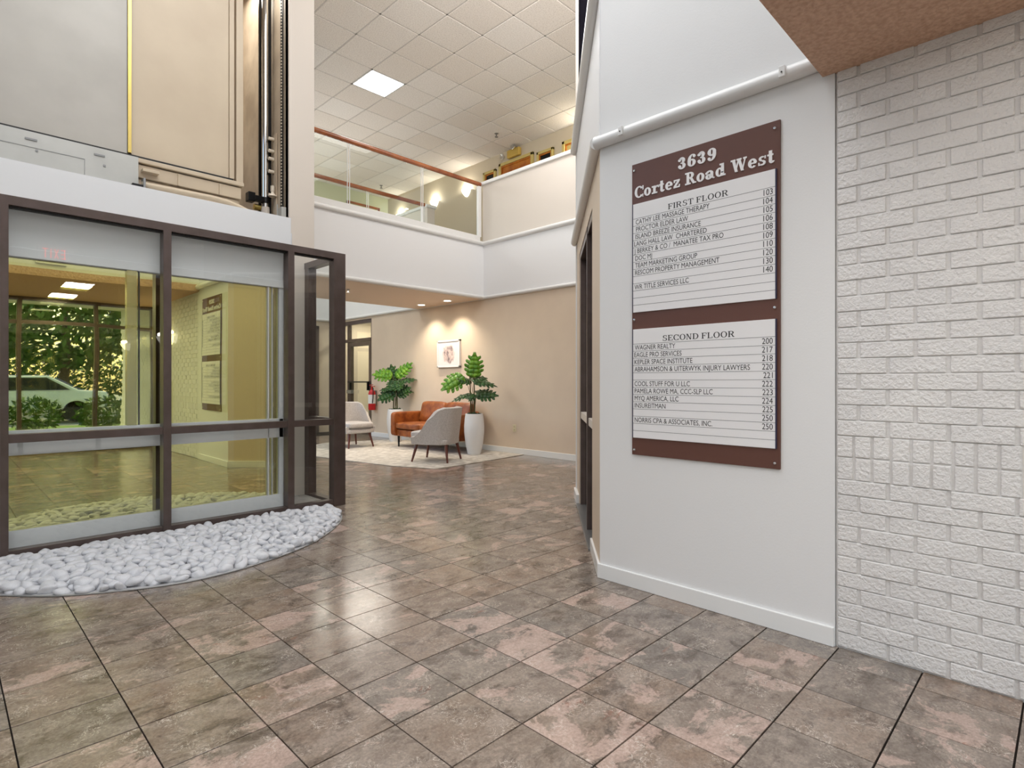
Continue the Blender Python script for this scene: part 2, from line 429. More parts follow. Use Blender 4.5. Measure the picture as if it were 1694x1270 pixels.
# ------------------------------------------------------------------ angled door wall
A = Vector((2.82, 2.04, 0)); B = Vector((4.62, 3.63, 0)); D = (B - A).normalized(); Lw = (B - A).length
ang = math.atan2(D.y, D.x)
cw = XF(A, rz=ang)         # local x along the wall, local y into the wall (away from the hall)
def onw(s0, s1, d0, d1, z0, z1, name, m, parent, bevel=0):
    return MB().box((s0, d0, z0), (s1, d1, z1), None, cw).build(name, m, parent, bevel)
wd_ = empty('wall_angled', kind='structure')
# d<0 is the hall side? normal into hall = (-D.y, D.x): local +y ; solid goes to local -y
sJ0, sJ1 = .55, 2.0
onw(0, sJ0, -.14, 0, -.02, 2.6, 'wall_panel', beige, wd_)
onw(sJ1, Lw, -.14, 0, -.02, 2.6, 'wall_panel', beige, wd_)
onw(sJ0, sJ1, -.14, 0, 2.40, 2.6, 'door_header', beige, wd_)
onw(-.004, Lw, -.15, .004, 2.6, 3.56, 'fascia', whitec, wd_)
MB().tube([cw @ Vector((-.01, .02, 2.62)), cw @ Vector((Lw + .03, .02, 2.62))], .04, 14).build('lower_rail', trimw, wd_, smooth=True)
MB().tube([cw @ Vector((.0, .02, 3.56)), cw @ Vector((Lw + .03, .02, 3.56))], .045, 14).build('upper_rail', trimw, wd_, smooth=True)
onw(Lw - .05, Lw + .01, -.15, .012, -.0, 3.6, 'corner_bead', white, wd_)
bb = empty('baseboard_angled', kind='structure')
onw(-.002, sJ0, 0, .015, 0, .09, 'board', trimw, bb, .003)
onw(sJ1 + .02, Lw + .02, 0, .03, 0, .10, 'board', trimw, bb, .003)
d1 = empty('door_1', kind='structure', label='dark bronze glazed door set in the angled wall')
onw(sJ0, sJ0 + .045, -.11, -.01, 0, 2.40, 'frame_post', bronze, d1)
onw(sJ1 - .045, sJ1, -.11, -.01, 0, 2.40, 'frame_post', bronze, d1)
onw(1.03, 1.07, -.10, -.0, 0.02, 2.40, 'muntin', bronze, d1)
onw(sJ0 + .045, sJ1 - .045, -.11, -.005, 2.34, 2.40, 'frame_rail', bronze, d1)
onw(sJ0 + .045, sJ1 - .045, -.10, -.012, .84, .90, 'frame_rail', columnm, d1)
onw(sJ0 - .02, sJ1 + .02, -.12, .03, 0, .022, 'threshold', metalgrey, d1, .004)
onw(sJ0 + .045, sJ1 - .045, -.062, -.056, .022, 2.34, 'pane', darkglass, d1)
MB().box((.0, -1.4, -.02), (Lw, -1.3, 2.6), None, cw).build('wall_inner_room', dark)['kind'] = 'structure'
# upper opening over the angled wall
w9 = empty('window_5', kind='structure', label='dark upper window above the angled wall')
onw(.05, Lw - .03, -.03, -.015, 3.6, 5.9, 'pane', M('matte_dark_screen', srgb(30, 29, 36), 1.0, spec=0.), w9)
onw(Lw - .03, Lw + .0, -.14, .0, 3.58, 5.93, 'frame_post', white, w9)
onw(0, .05, -.14, .01, 3.58, 5.93, 'frame_post', white, w9)
# wall running behind the angled wall to the lounge wall
boxo('wall_side', (B.x - .02, B.y - .14, -.02), (6.9, B.y, 5.95), halfwall, kind='structure')

# ------------------------------------------------------------------ lounge wall X = 6.72 and upper floor
WX = 6.72
boxo('wall_lounge', (WX, B.y, -.02), (WX + .16, 10.98, 2.62), beige, kind='structure')
boxo('wall_lounge_header', (WX, 10.98, 2.585), (WX + .16, 12.72, 2.62), beige, kind='structure')
boxo('baseboard_lounge', (WX - .014, B.y, 0), (WX + .002, 10.97, .095), trimw, bevel=.003, kind='structure')
boxo('wall_fascia_lounge', (WX - .012, B.y, 2.62), (WX + .16, 12.72, 3.60), whitec, kind='structure')
hw = empty('wall_half_upper', kind='structure', label='pale beige half wall with white cap above the lounge')
boxo('wall_panel', (WX, B.y, 3.60), (WX + .14, 7.36, 4.62), halfwall, hw)
boxo('wall_panel', (WX + .06, 9.04, 3.60), (WX + .24, 12.7, 4.62), halfwall, hw)
boxo('cap', (WX - .035, B.y, 4.615), (WX + .17, 7.40, 4.675), trimw, hw, .012)
boxo('cap', (WX + .03, 9.01, 4.615), (WX + .27, 12.7, 4.675), trimw, hw, .012)
t2 = empty('trim_2', kind='structure')
pipe('rail', (WX - .02, B.y, 3.59), (WX - .02, 7.345, 3.59), .038, t2)
pipe('rail', (WX - .015, B.y, 2.65), (WX - .015, 12.68, 2.65), .03, t2)
UX = 8.25
boxo('floor_upper', (WX, B.y, 3.45), (UX + .1, 12.8, 3.60), concrete, kind='structure')
boxo('wall_upper', (UX, B.y - .2, 3.55), (UX + .16, 12.9, 5.95), M('upper_wall_beige', srgb(212, 200, 178), .55), kind='structure')
boxo('wall_far', (2.6, 12.7, -.02), (UX + .16, 12.86, 5.95), beige, kind='structure')
boxo('wall_far_fascia', (2.6, 12.68, 2.62), (WX, 12.72, 3.60), whitec, kind='structure')
boxo('wall_far_upper', (2.6, 12.685, 3.60), (UX, 12.705, 5.93), greenwall, kind='structure')
pipe('trim_3', (2.6, 12.665, 2.65), (WX, 12.665, 2.65), .03)

# ceiling of tiles
CZ = 5.93
cl = empty('ceiling', kind='structure', label='suspended ceiling of square acoustic tiles')
CPX, CPY, CX0, CY0 = .6155, .6035, 4.645, 6.375
boxo('deck', (-3.2, -.2, CZ + .03), (UX + .1, 12.9, CZ + .08), gridm, cl)
cb = MB().box((-CPX / 2 + .009, -CPY / 2 + .009, -.002), (CPX / 2 - .009, CPY / 2 - .009, .016))
ct0 = cb.build('ceiling_tile', tilec, cl, bevel=.005, seg=1); first = True
crest = MB(); LI = (0, 2)
for i in range(-13, 7):
    for j in range(-10, 11):
        x, y = CX0 + (i + .5) * CPX, CY0 + (j + .5) * CPY
        if (i, j) == LI or x > UX + .3 or x < -3 or y < .8: continue
        if -.7 < x < 2.7 and 1.3 < y < 4.7: continue          # tiles left out above the added overhead fill
        q = proj(x, y, CZ)
        if q and 470 < q[0] < 1010 and q[1] > -60 and y < 12.9:
            o = ct0 if first else ct0.copy()
            if not first: C.objects.link(o)
            first = False; o.location = (x, y, CZ + random.uniform(-.001, .001)); o.rotation_euler = (random.uniform(-.002, .002), random.uniform(-.002, .002), 0)
        else: crest.box((x - CPX / 2 + .009, y - CPY / 2 + .009, CZ), (x + CPX / 2 - .009, min(y + CPY / 2 - .009, 12.9), CZ + .016))
tag(crest.build('distant_ceiling_tiles', tilec, cl), kind='stuff')
g = MB()
for i in range(-13, 8):
    x = CX0 + i * CPX; g.box((x - .012, .8, CZ + .004), (x + .012, 12.7, CZ + .014))
for j in range(-9, 12):
    y = CY0 + j * CPY
    if y < 12.7: g.box((-3.1, y - .012, CZ + .004), (UX, y + .012, CZ + .014))
tag(g.build('grid_bars', gridm, cl), kind='stuff')
lp = empty('ceiling_light_panel', (CX0 + .5 * CPX, CY0 + 2.5 * CPY, CZ), label='square lit light panel in the tiled ceiling', cat='light')
MB().box((-CPX / 2 + .02, -CPY / 2 + .02, -.002), (CPX / 2 - .02, CPY / 2 - .02, .008)).build('diffuser', panellight, lp)
fr = MB()
for s in (-1, 1):
    fr.box((s * (CPX / 2 - .004), -CPY / 2 + .004, -.004), (s * (CPX / 2 - .022), CPY / 2 - .004, .012)); fr.box((-CPX / 2 + .004, s * (CPY / 2 - .004), -.004), (CPX / 2 - .004, s * (CPY / 2 - .022), .012))
fr.build('frame', trimw, lp)

# ------------------------------------------------------------------ walkway bridge with glass balustrades
BY0, BY1 = 7.33, 9.28
br = empty('ceiling_walkway', kind='structure', label='upper walkway crossing the atrium with tan underside')
boxo('slab', (2.3, BY0 + .02, 2.66), (WX, BY1 - .02, 3.62), whitec, br)
boxo('soffit', (2.3, BY0 + .03, 2.625), (WX, BY1 - .03, 2.66), soffitm, br)
boxo('fascia', (2.3, BY0, 2.64), (WX - .005, BY0 + .02, 3.60), whitec, br)
boxo('sill', (2.3, BY0 - .01, 3.60), (WX - .09, BY0 + .10, 3.715), trimw, br, .012)
boxo('far_sill', (2.3, 8.93, 3.60), (WX - .02, 9.04, 3.70), trimw, br, .012)
pipe('lower_rail', (2.3, BY0 - .0, 2.655), (WX - .01, BY0 - .0, 2.655), .032, br)
pipe('upper_rail', (2.3, BY0 - .01, 3.59), (WX - .01, BY0 - .01, 3.59), .036, br)
def balustrade(y, label, corner):
    b = empty('glass_balustrade', (4.5, y, 3.7), label=label, cat='railing', group='glass balustrades along the walkway')
    xs = [2.35, 4.13, 5.415, 6.60]
    for k in range(3):
        MB().box((xs[k] - 4.5 + .018, -.006, .0), (xs[k + 1] - 4.5 - .018, .006, .9)).build('glass_panel', railglass, b, bevel=.001)
    for k in (1, 2):
        for s in (-1, 1): MB().box((xs[k] - 4.5 + s * .018 - .003, -.007, 0), (xs[k] - 4.5 + s * .018 + .003, .007, .9)).build('panel_edge', trimw, b)
    MB().tube([(2.35 - 4.5, 0, .92), (6.66 - 4.5, 0, .92)], .036, 16).build('handrail', wood, b, smooth=True)
    MB().box((6.60 - 4.5, -.03, .0), (6.66 - 4.5, .03, .88)).build('end_post', trimw, b, bevel=.004)
    return b
balustrade(BY0 + .03, 'glass balustrade with wooden handrail on near edge of upper walkway', True)
balustrade(8.98, 'glass balustrade with wooden handrail on far edge of upper walkway', False)
# recessed lights
def can(x, y, z, label, e=22):
    c = empty('recessed_light', (x, y, z), label=label, cat='light', group='recessed ceiling lights')
    MB().lathe([(.062, -.002), (.088, -.006), (.09, 0), (.062, .0)], 28).build('trim_ring', trimw, c, smooth=True)
    MB().lathe([(.0, -.003), (.063, -.003)], 28).build('lens', canlight, c)
    lamp('can_spot', 'SPOT', (x, y, z - .02), e, (1, .88, .70), .05, spot_size=R(118), spot_blend=.7)
can(6.38, 8.69, 2.625, 'round recessed ceiling light further from the corner above the picture', 60)
can(6.38, 7.92, 2.625, 'round recessed ceiling light nearer the corner above the picture', 60)
def sprinkler(x, y, z, label, s=1.0):
    q = empty('sprinkler', (x, y, z), label=label, cat='sprinkler')
    MB().lathe([(0, 0), (.03 * s, 0), (.03 * s, -.006), (0, -.006)], 16).build('escutcheon', metalgrey, q)
    MB().tube([(0, 0, -.006), (0, 0, -.05 * s)], .009 * s, 8).build('body', metalgrey, q)
    MB().lathe([(0, -.05 * s), (.026 * s, -.05 * s), (.026 * s, -.054 * s), (0, -.054 * s)], 12).build('deflector', metalgrey, q)
sprinkler(4.5, 8.03, 2.625, 'small sprinkler head under the walkway beside the bronze post', 1.0)
sprinkler(7.52, 7.85, CZ, 'small sprinkler head on the tiled ceiling near the emergency light', 1.3)
sprinkler(7.55, 11.9, CZ, 'small sprinkler head seen through the walkway glass', 1.3)

# sconces: half bowls on the wall that throw light up
def sconce(name, x, y, z, rz, label, s=1.0, e=14, mat_=lampglass, group='wall sconces'):
    q = empty(name, (x, y, z), rz, label=label, cat='lamp', group=group)
    prof = [(.004, -.15 * s), (.05 * s, -.13 * s), (.10 * s, -.07 * s), (.13 * s, 0.0), (.122 * s, 0.0), (.092 * s, -.066 * s), (.045 * s, -.12 * s), (.002, -.14 * s)]
    MB().lathe(prof, 20, a0=0, a1=PI).build('bowl', mat_, q, smooth=True)
    MB().box((-.05 * s, 0, -.1 * s), (.05 * s, .012, .0)).build('wall_plate', trimw, q)
    lamp('sconce_bulb', 'POINT', (x + .07 * math.cos(rz + PI / 2), y + .07 * math.sin(rz + PI / 2), z + .03), e, (1, .93, .80), .04)
# local +y is away from the wall
sconce('wall_sconce', UX, 9.55, 5.42, PI / 2, 'white half-bowl sconce on the upper wall, nearest the balustrade end', 1.0, 8)
sconce('wall_sconce', UX, 10.69, 5.42, PI / 2, 'white half-bowl sconce just above the capped end of half wall', 1.0, 8)
sconce('wall_sconce', UX, 12.1, 5.40, PI / 2, 'white half-bowl sconce low behind glass, farthest of the three', 1.0, 7)
sconce('wall_sconce', UX, 6.2, 5.42, PI / 2, 'white half-bowl sconce on the upper wall behind the angled wall edge', 1.0, 16)

# upper doors and windows in the far upper wall
def upper_unit(name, y0, y1, ztop, fw, inner, label, extra=None):
    q = empty(name, kind='structure', label=label)
    f = MB(); f.box((UX - .05, y0, 3.6), (UX, y0 + fw, ztop)); f.box((UX - .05, y1 - fw, 3.6), (UX, y1, ztop)); f.box((UX - .05, y0, ztop - fw), (UX, y1, ztop))
    f.build('frame', yframe, q, .006)
    f = MB(); a, b, t = y0 + fw + .03, y1 - fw - .03, ztop - fw - .03
    f.box((UX - .03, y0 + fw, 3.6), (UX, a, t)); f.box((UX - .03, b, 3.6), (UX, y1 - fw, t)); f.box((UX - .03, y0 + fw, t), (UX, y1 - fw, ztop - fw))
    f.build('inner_frame', doorwood, q, .003)
    boxo('pane' if inner is darkglass or inner is black else 'door_leaf', (UX - .012, a, 3.6), (UX - .004, b, t), inner, q)
upper_unit('window_2', 8.60, 8.98, 5.64, .05, black, 'narrow dark window in mustard frame beside the upper door')
upper_unit('door_2', 7.54, 8.50, 5.70, .06, doorwood, 'orange wood door in mustard frame on the upper floor')
upper_unit('window_3', 7.02, 7.44, 5.64, .05, black, 'narrow dark window in mustard frame right of the upper door')
upper_unit('door_3', 5.75, 6.80, 5.66, .06, yframe, 'mustard framed upper door partly behind the angled wall')
em = empty('emergency_light', (UX, 8.05, 5.80), label='mustard emergency light box with two lamp heads above the upper door', cat='light')
MB().box((-.09, -.17, -.07), (-.0, .17, .09)).build('housing', M('mustard_plastic', srgb(206, 172, 84), .45), em, bevel=.02)
for y, z in ((-.06, .10), (.25, -.02)):
    h = MB().lathe([(0, 0), (.03, 0), (.062, .07), (.055, .075), (0, .06)], 20, xf=XF((-.08, y, z), ry=-PI / 2)).build('lamp_head', chrome, em, smooth=True)
# doorway on the far upper wall behind glass
du = empty('door_4', kind='structure', label='brown framed doorway on the pale green upper wall')
f = MB(); f.box((7.06, 12.64, 5.58), (7.98, 12.69, 5.63)); f.box((7.06, 12.64, 3.6), (7.10, 12.69, 5.6)); f.box((7.94, 12.64, 3.6), (7.98, 12.69, 5.6)); f.build('frame', wood, du)
boxo('door_leaf', (7.10, 12.67, 3.6), (7.94, 12.683, 5.58), M('cream_door', srgb(226, 222, 190), .5), du)

# ------------------------------------------------------------------ lounge storefront door (left end of lounge wall)
ld = empty('door_5', kind='structure', label='bronze framed glass storefront with door at the lounge end')
def lx(name, y0, y1, z0, z1, m=bronze, d=(0.02, .10), bevel=0): return boxo(name, (WX + d[0], y0, z0), (WX + d[1], y1, z1), m, ld, bevel)
lx('frame_rail', 10.98, 12.68, 2.50, 2.585)
lx('frame_post', 10.98, 11.04, 0, 2.5); lx('frame_post', 12.0, 12.06, 0, 2.5); lx('frame_post', 12.62, 12.68, 0, 2.5)
lx('transom_rail', 11.04, 12.0, 2.10, 2.17, bronze, (.01, .11)); 
lx('transom_rail', 12.06, 12.62, 2.10, 2.17)
lx('pane', 11.04, 12.0, 2.17, 2.5, glass, (.05, .056)); lx('pane', 12.06, 12.62, .05, 2.5, glass, (.05, .056))
lx('door_stile', 11.05, 11.13, .01, 2.09); lx('door_stile', 11.91, 11.99, .01, 2.09)
lx('door_rail', 11.13, 11.91, 2.0, 2.09); lx('door_rail', 11.13, 11.91, .01, .18)
lx('door_pane', 11.13, 11.91, .18, 2.0, glass, (.055, .061))
lx('push_bar', 11.08, 11.96, 1.17, 1.20, black, (-.04, -.01), .004)
for y in (11.12, 11.88): lx('bar_bracket', y - .015, y + .015, 1.0, 1.2, black, (-.03, .02))
lx('door_handle', 11.78, 11.98, .92, 1.0, metalgrey, (-.05, .02), .006)
# lit corridor behind it
bc = empty('wall_corridor', kind='structure', label='pale green corridor wall with cream door beyond the storefront')
boxo('wall_panel', (8.1, 10.6, 0), (8.2, 14.5, 2.8), greenwall, bc)
boxo('wall_panel', (6.9, 10.55, 0), (8.2, 10.65, 2.8), greenwall, bc)
boxo('ceiling_panel', (6.88, 10.6, 2.7), (8.2, 12.7, 2.75), trimw, bc)
boxo('floor_panel', (6.88, 10.6, -.05), (8.2, 12.7, 0.0), concrete, bc)
boxo('door_casing', (8.06, 11.75, 0), (8.1, 12.65, 2.2), trimw, bc)
boxo('door_leaf', (8.05, 11.83, 0), (8.07, 12.57, 2.12), M('cream_green_door', srgb(214, 214, 178), .5), bc)
lamp('corridor_lamp', 'AREA', (7.5, 11.8, 2.68), 22, (1, .97, .82), .5, 1.0)
# storefront in the far lower wall, glimpsed through the narrow pane
sd = empty('door_6', kind='structure', label='bronze framed lit doorway in the far lower wall')
for a, b, z0, z1 in ((5.55, 5.62, 0, 2.5), (6.22, 6.32, 0, 2.5), (5.55, 6.32, 2.43, 2.5), (5.55, 6.22, 1.95, 2.03)):
    boxo('frame_bar', (a, 12.62, z0), (b, 12.69, z1), bronze, sd)
boxo('lit_pane', (5.62, 12.66, 0), (6.22, 12.67, 2.43), emit('lit_corridor_glass', (.95, .86, .55, 1), .55), sd)

# ------------------------------------------------------------------ lounge things
# picture
pc = empty('framed_picture', (WX, 8.27, 1.455), label='white framed pale abstract print between the two plants', cat='picture')
f = MB(); f.box((-.03, -.328, 0), (0, .328, .507)); f.build('backing', trimw, pc)
f = MB()
for y0, y1, z0, z1 in ((-.33, .33, 0, .03), (-.33, .33, .477, .507), (-.33, -.30, 0, .507), (.30, .33, 0, .507)): f.box((-.045, y0, z0), (-.0, y1, z1))
f.build('frame', M('white_frame', srgb(236, 232, 230), .3), pc, bevel=.003)
def print_mat():
    m, nt, p = mat('soft_grey_pink_print'); L = nt.links; co = coords(nt, 'Object')
    n = node(nt, 'ShaderNodeTexNoise', Scale=7., Detail=6., Distortion=1.5); L.new(co, n.inputs['Vector'])
    r = node(nt, 'ShaderNodeValToRGB'); e = r.color_ramp.elements; e.new(.5); e.new(.6)
    for k, (a, c) in enumerate(((.36, srgb(120, 108, 112)), (.46, srgb(186, 168, 166)), (.55, srgb(214, 190, 182)), (.66, srgb(206, 200, 198)))): e[k].position = a; e[k].color = c
    L.new(n.outputs[0], r.inputs[0])
    g = node(nt, 'ShaderNodeTexGradient', gradient_type='SPHERICAL'); mp = node(nt, 'ShaderNodeMapping'); mp.inputs['Scale'].default_value = (1, 5.2, 5.0); mp.inputs['Location'].default_value = (0, 0, -1.22)
    L.new(co, mp.inputs[0]); ad = node(nt, 'ShaderNodeVectorMath', operation='ADD'); L.new(mp.outputs[0], ad.inputs[0])
    L.new(n.outputs['Color'], ad.inputs[1]); sb = node(nt, 'ShaderNodeVectorMath', operation='SUBTRACT'); L.new(ad.outputs[0], sb.inputs[0]); sb.inputs[1].default_value = (.5, .5, .5)
    L.new(sb.outputs[0], g.inputs[0])
    r2 = node(nt, 'ShaderNodeValToRGB'); r2.color_ramp.elements[0].position = .02; r2.color_ramp.elements[1].position = .3; L.new(g.outputs[1], r2.inputs[0])
    mx = nt.nodes.new('ShaderNodeMix'); mx.data_type = 'RGBA'; L.new(r2.outputs[0], mx.inputs[0]); mx.inputs[6].default_value = srgb(228, 222, 222); L.new(r.outputs[0], mx.inputs[7])
    L.new(mx.outputs[2], p.inputs['Base Color']); p.inputs['Roughness'].default_value = .12
    return m
boxo('print', (-.034, -.30, .03), (-.030, .30, .477), print_mat(), pc)
# outlet
ol = empty('wall_outlet', (WX, 6.58, .42), label='ivory electrical outlet low on the beige wall', cat='outlet')
MB().box((-.008, -.038, -.06), (0, .038, .06)).build('cover_plate', outletm, ol, bevel=.003)
for z in (-.025, .025): MB().box((-.011, -.017, z - .014), (-.007, .017, z + .014)).build('socket', M('socket_face', srgb(196, 184, 150), .4), ol, bevel=.002)
# extinguisher
ex = empty('fire_extinguisher', (WX - .10, 10.80, .58), label='red fire extinguisher with white label hung on the beige wall', cat='extinguisher')
MB().lathe([(0, 0), (.07, 0), (.078, .012), (.078, .36), (.06, .41), (.028, .435), (.028, .46), (0, .46)], 24).build('cylinder', redm, ex, smooth=True)
MB().lathe([(.0795, .14), (.0795, .33)], 24).build('paper_label', paper, ex)
v = MB(); v.box((-.02, -.02, .455), (.02, .02, .50)); v.box((-.012, -.11, .50), (.012, .03, .515)); v.box((-.01, -.10, .53), (.01, .03, .545), None, XF((0, 0, 0), rx=-.12)); v.build('valve_handle', redm, ex, bevel=.003)
MB().tube([(0, -.03, .48), (-.03, -.10, .47), (-.05, -.13, .38), (-.05, -.12, .25), (-.05, -.10, .15)], .010, 8).build('hose', black, ex, smooth=True)
MB().box((.07, -.03, .1), (.10, .03, .42)).build('wall_bracket', metalgrey, ex)

# plants
def leaf_mesh(L, W, m, droop, name, lobes=6):
    b = MB(); tris = []
    def wfun(t): return W / 2 * (math.sin(PI * min(1, t * .93 + .07) ** .75) ** .7)
    def pt(t, side, f):
        x = side * f; y = L * t
        z = -droop * (t - .15) ** 2 * L * (1 if t > .15 else 0) - abs(x) * .22 + .02 * math.sin(t * 16) * abs(x) / W
        return Vector((x, y, z))
    for side in (-1, 1):
        for i in range(lobes):
            ta, tb = i / lobes, (i + 1) / lobes
            wi = wfun((ta + tb) / 2)
            fa, fb = wfun(ta + .001) * .60, wfun(min(tb, .995)) * .60
            if i == lobes - 1: fb = .001
            vs = [pt(ta, side, 0), pt(tb, side, 0), pt(tb, side, fb), pt(ta, side, fa)]
            b.add(vs, [(0, 1, 2, 3)] if side > 0 else [(3, 2, 1, 0)], m)
            # finger: starts on inner strip edge, sweeps outwards and towards the tip
            g = .006; sw = .07
            a0, a1 = ta + g, tb - g
            p0 = pt(a0, side, wfun(a0) * .60 * .98); p1 = pt(a1, side, max(.001, wfun(min(a1, .99)) * .60 * .98))
            q0 = pt(a0 + sw * .6, side, wi * .8); q1 = pt(a1 + sw * .45, side, wi * .8)
            r0 = pt(a0 + sw * 1.2, side, wi * 1.0); r1 = pt(a1 + sw * .6, side, wi * .98); tip = pt((a0 + a1) / 2 + sw, side, wi * 1.08)
            if i == lobes - 1:
                q0 = pt(.93, side, wi * .55); q1 = pt(.99, side, wi * .3); r0 = pt(.97, side, wi * .5); r1 = pt(1.0, side, wi * .15); tip = pt(1.02, side, wi * .2)
            k = [p0, p1, q1, q0]; b.add(k, [(0, 1, 2, 3)] if side > 0 else [(3, 2, 1, 0)], m)
            k = [q0, q1, r1, tip, r0]; b.add(k, [(0, 1, 2, 3, 4)] if side > 0 else [(4, 3, 2, 1, 0)], m)
    me_o = b
    return me_o
def plant(px, py_base, depth, leaves, label, stems, zt, seed):
    c = at(px, 632, depth); cx, cy = c.x, c.y
    root = empty('potted_monstera', (cx, cy, .006), label=label, cat='plant')
    prof = [(0, .004), (.108, .004), (.112, .02), (.145, .18), (.165, .36), (.166, .45), (.155, .58), (.143, zt), (.133, zt), (.135, zt - .05), (0, zt - .05)]
    MB().lathe(prof, 40).build('pot', potm, root, smooth=True)
    mb = MB(); rr = random.Random(seed)
    for _ in range(46):
        a, r = rr.uniform(0, 2 * PI), rr.uniform(.0, .115); s = rr.uniform(.015, .03)
        mb.lathe([(0, s), (s * .8, s * .5), (s, 0), (s * .6, -s * .6), (0, -s)], 7, xf=XF((r * math.cos(a), r * math.sin(a), zt - .03 + rr.uniform(0, .03))))
    mb.build('moss', moss, root, smooth=True)
    rt, fw = Vector((ca, -sa, 0)), Vector((sa, ca, 0)); up = Vector((0, 0, 1))
    def P(x, y, dd): return at(x, y, depth + dd) - Vector((cx, cy, 0))
    for (bx, by, bd), (tx, ty, td), wpx, m, roll, droop in leaves:
        b0, b1 = P(bx, by, bd), P(tx, ty, td); L = (b1 - b0).length; yv = (b1 - b0).normalized()
        facing = (-fw + up * roll).normalized()       # blade normal leans to the camera, roll tips it upwards
        zv = (facing - yv * facing.dot(yv)).normalized(); xv = yv.cross(zv)
        W = wpx * 1.22 * depth / 941
        mx = Matrix((xv, yv, zv)).transposed().to_4x4(); mx.translation = b0
        lm = leaf_mesh(L, W, m, droop, 'leaf'); lm.v = [tuple(mx @ Vector(v)) for v in lm.v]
        o = lm.build('leaf', m, root, smooth='all')
        sol = o.modifiers.new('thick', 'SOLIDIFY'); sol.thickness = .002
        # petiole
        s0 = Vector(((b0.x) * .25, (b0.y) * .25, max(zt - .02, b0.z - .38)))
        mid = (s0 + b0) / 2 + Vector((b0.x - s0.x, b0.y - s0.y, 0)) * -.15
        MB().tube([s0, mid, b0, b0 + (b1 - b0) * .35], [.005, .004, .0035, .002], 6).build('leaf_stalk', stemm, root, smooth=True)
    for x0, y0, x1, y1, r in stems:
        a, b_ = P(x0, y0, 0), P(x1, y1, 0)
        MB().tube([a, (a + b_) / 2 + Vector((.006, 0, 0)), b_], [r, r * .9, r * .7], 8).build('stem', stemm, root, smooth=True)
    return root
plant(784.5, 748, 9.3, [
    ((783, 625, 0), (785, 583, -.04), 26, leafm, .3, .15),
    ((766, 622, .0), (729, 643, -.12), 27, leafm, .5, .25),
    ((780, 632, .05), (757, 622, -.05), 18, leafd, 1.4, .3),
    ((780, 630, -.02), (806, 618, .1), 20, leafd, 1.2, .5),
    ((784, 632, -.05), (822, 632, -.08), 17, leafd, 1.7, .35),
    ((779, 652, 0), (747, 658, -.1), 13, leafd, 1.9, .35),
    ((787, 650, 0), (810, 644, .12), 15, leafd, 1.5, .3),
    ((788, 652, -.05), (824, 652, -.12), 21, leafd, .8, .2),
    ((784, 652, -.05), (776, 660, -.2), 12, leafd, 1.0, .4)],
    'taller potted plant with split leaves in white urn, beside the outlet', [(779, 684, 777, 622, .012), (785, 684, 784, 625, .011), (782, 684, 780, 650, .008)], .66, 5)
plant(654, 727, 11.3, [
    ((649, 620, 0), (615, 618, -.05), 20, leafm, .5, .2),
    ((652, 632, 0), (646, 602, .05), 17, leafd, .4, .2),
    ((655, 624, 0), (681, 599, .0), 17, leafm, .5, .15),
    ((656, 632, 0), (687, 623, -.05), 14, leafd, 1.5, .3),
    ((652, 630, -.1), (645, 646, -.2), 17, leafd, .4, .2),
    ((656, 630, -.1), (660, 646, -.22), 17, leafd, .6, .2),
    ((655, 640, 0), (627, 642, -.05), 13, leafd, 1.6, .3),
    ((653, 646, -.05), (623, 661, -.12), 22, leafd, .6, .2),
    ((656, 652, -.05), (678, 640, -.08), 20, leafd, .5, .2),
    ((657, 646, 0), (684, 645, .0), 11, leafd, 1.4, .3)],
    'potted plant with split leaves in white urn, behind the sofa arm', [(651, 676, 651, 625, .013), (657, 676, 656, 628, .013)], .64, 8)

# sofa
so = empty('leather_sofa', (6.22, 8.05, .009), label='cognac leather two-seat sofa on tapered black legs against the wall', cat='sofa')
def soft(name, a, b, m, parent, bev, puff=0.0, seg=4, xf=None):
    bm = bmesh.new(); bmesh.ops.create_cube(bm, size=1)
    c = [(a[i] + b[i]) / 2 for i in range(3)]; d = [abs(b[i] - a[i]) for i in range(3)]
    for v_ in bm.verts: v_.co = Vector((v_.co.x * d[0], v_.co.y * d[1], v_.co.z * d[2]))
    bmesh.ops.subdivide_edges(bm, edges=bm.edges[:], cuts=5, use_grid_fill=True)
    for v_ in bm.verts:
        n = [v_.co[i] / (d[i] / 2) for i in range(3)]
        for i in range(3):
            j, k = (i + 1) % 3, (i + 2) % 3
            v_.co[i] += n[i] * puff * (1 - n[j] ** 2) * (1 - n[k] ** 2)
        q = Vector(v_.co); lim = Vector([max(d[i] / 2 - bev, 0) for i in range(3)])
        core = Vector([max(-lim[i], min(lim[i], q[i])) for i in range(3)]); dv = q - core
        if dv.length > bev: v_.co = core + dv.normalized() * bev
        v_.co += Vector(c)
        if xf: v_.co = xf @ v_.co
    for f_ in bm.faces: f_.smooth = True
    me = bpy.data.meshes.new(name); bm.to_mesh(me); bm.free(); me.materials.append(m)
    o = bpy.data.objects.new(name, me); C.objects.link(o); o.parent = parent
    s = o.modifiers.new('sub', 'SUBSURF'); s.levels = 1; s.render_levels = 1
    return o
SL = .78
soft('base_frame', (-.37, -SL + .05, .19), (.40, SL - .05, .33), leather, so, .02)
for s in (-1, 1):
    soft('arm', (-.39, s * SL - .065, .19), (.38, s * SL + .065, .63), leather, so, .022)
for s in (-1, 1):
    soft('seat_cushion', (-.40, s * .355 - .355, .325), (.22, s * .355 + .355, .45), leather, so, .04, .015)
    soft('back_cushion', (-.09, -.355, -.20), (.09, .355, .21), leather, so, .07, .035, xf=XF((.24, s * .355, .61), ry=.22))
soft('backrest', (.30, -SL + .05, .25), (.42, SL - .05, .68), leather, so, .03)
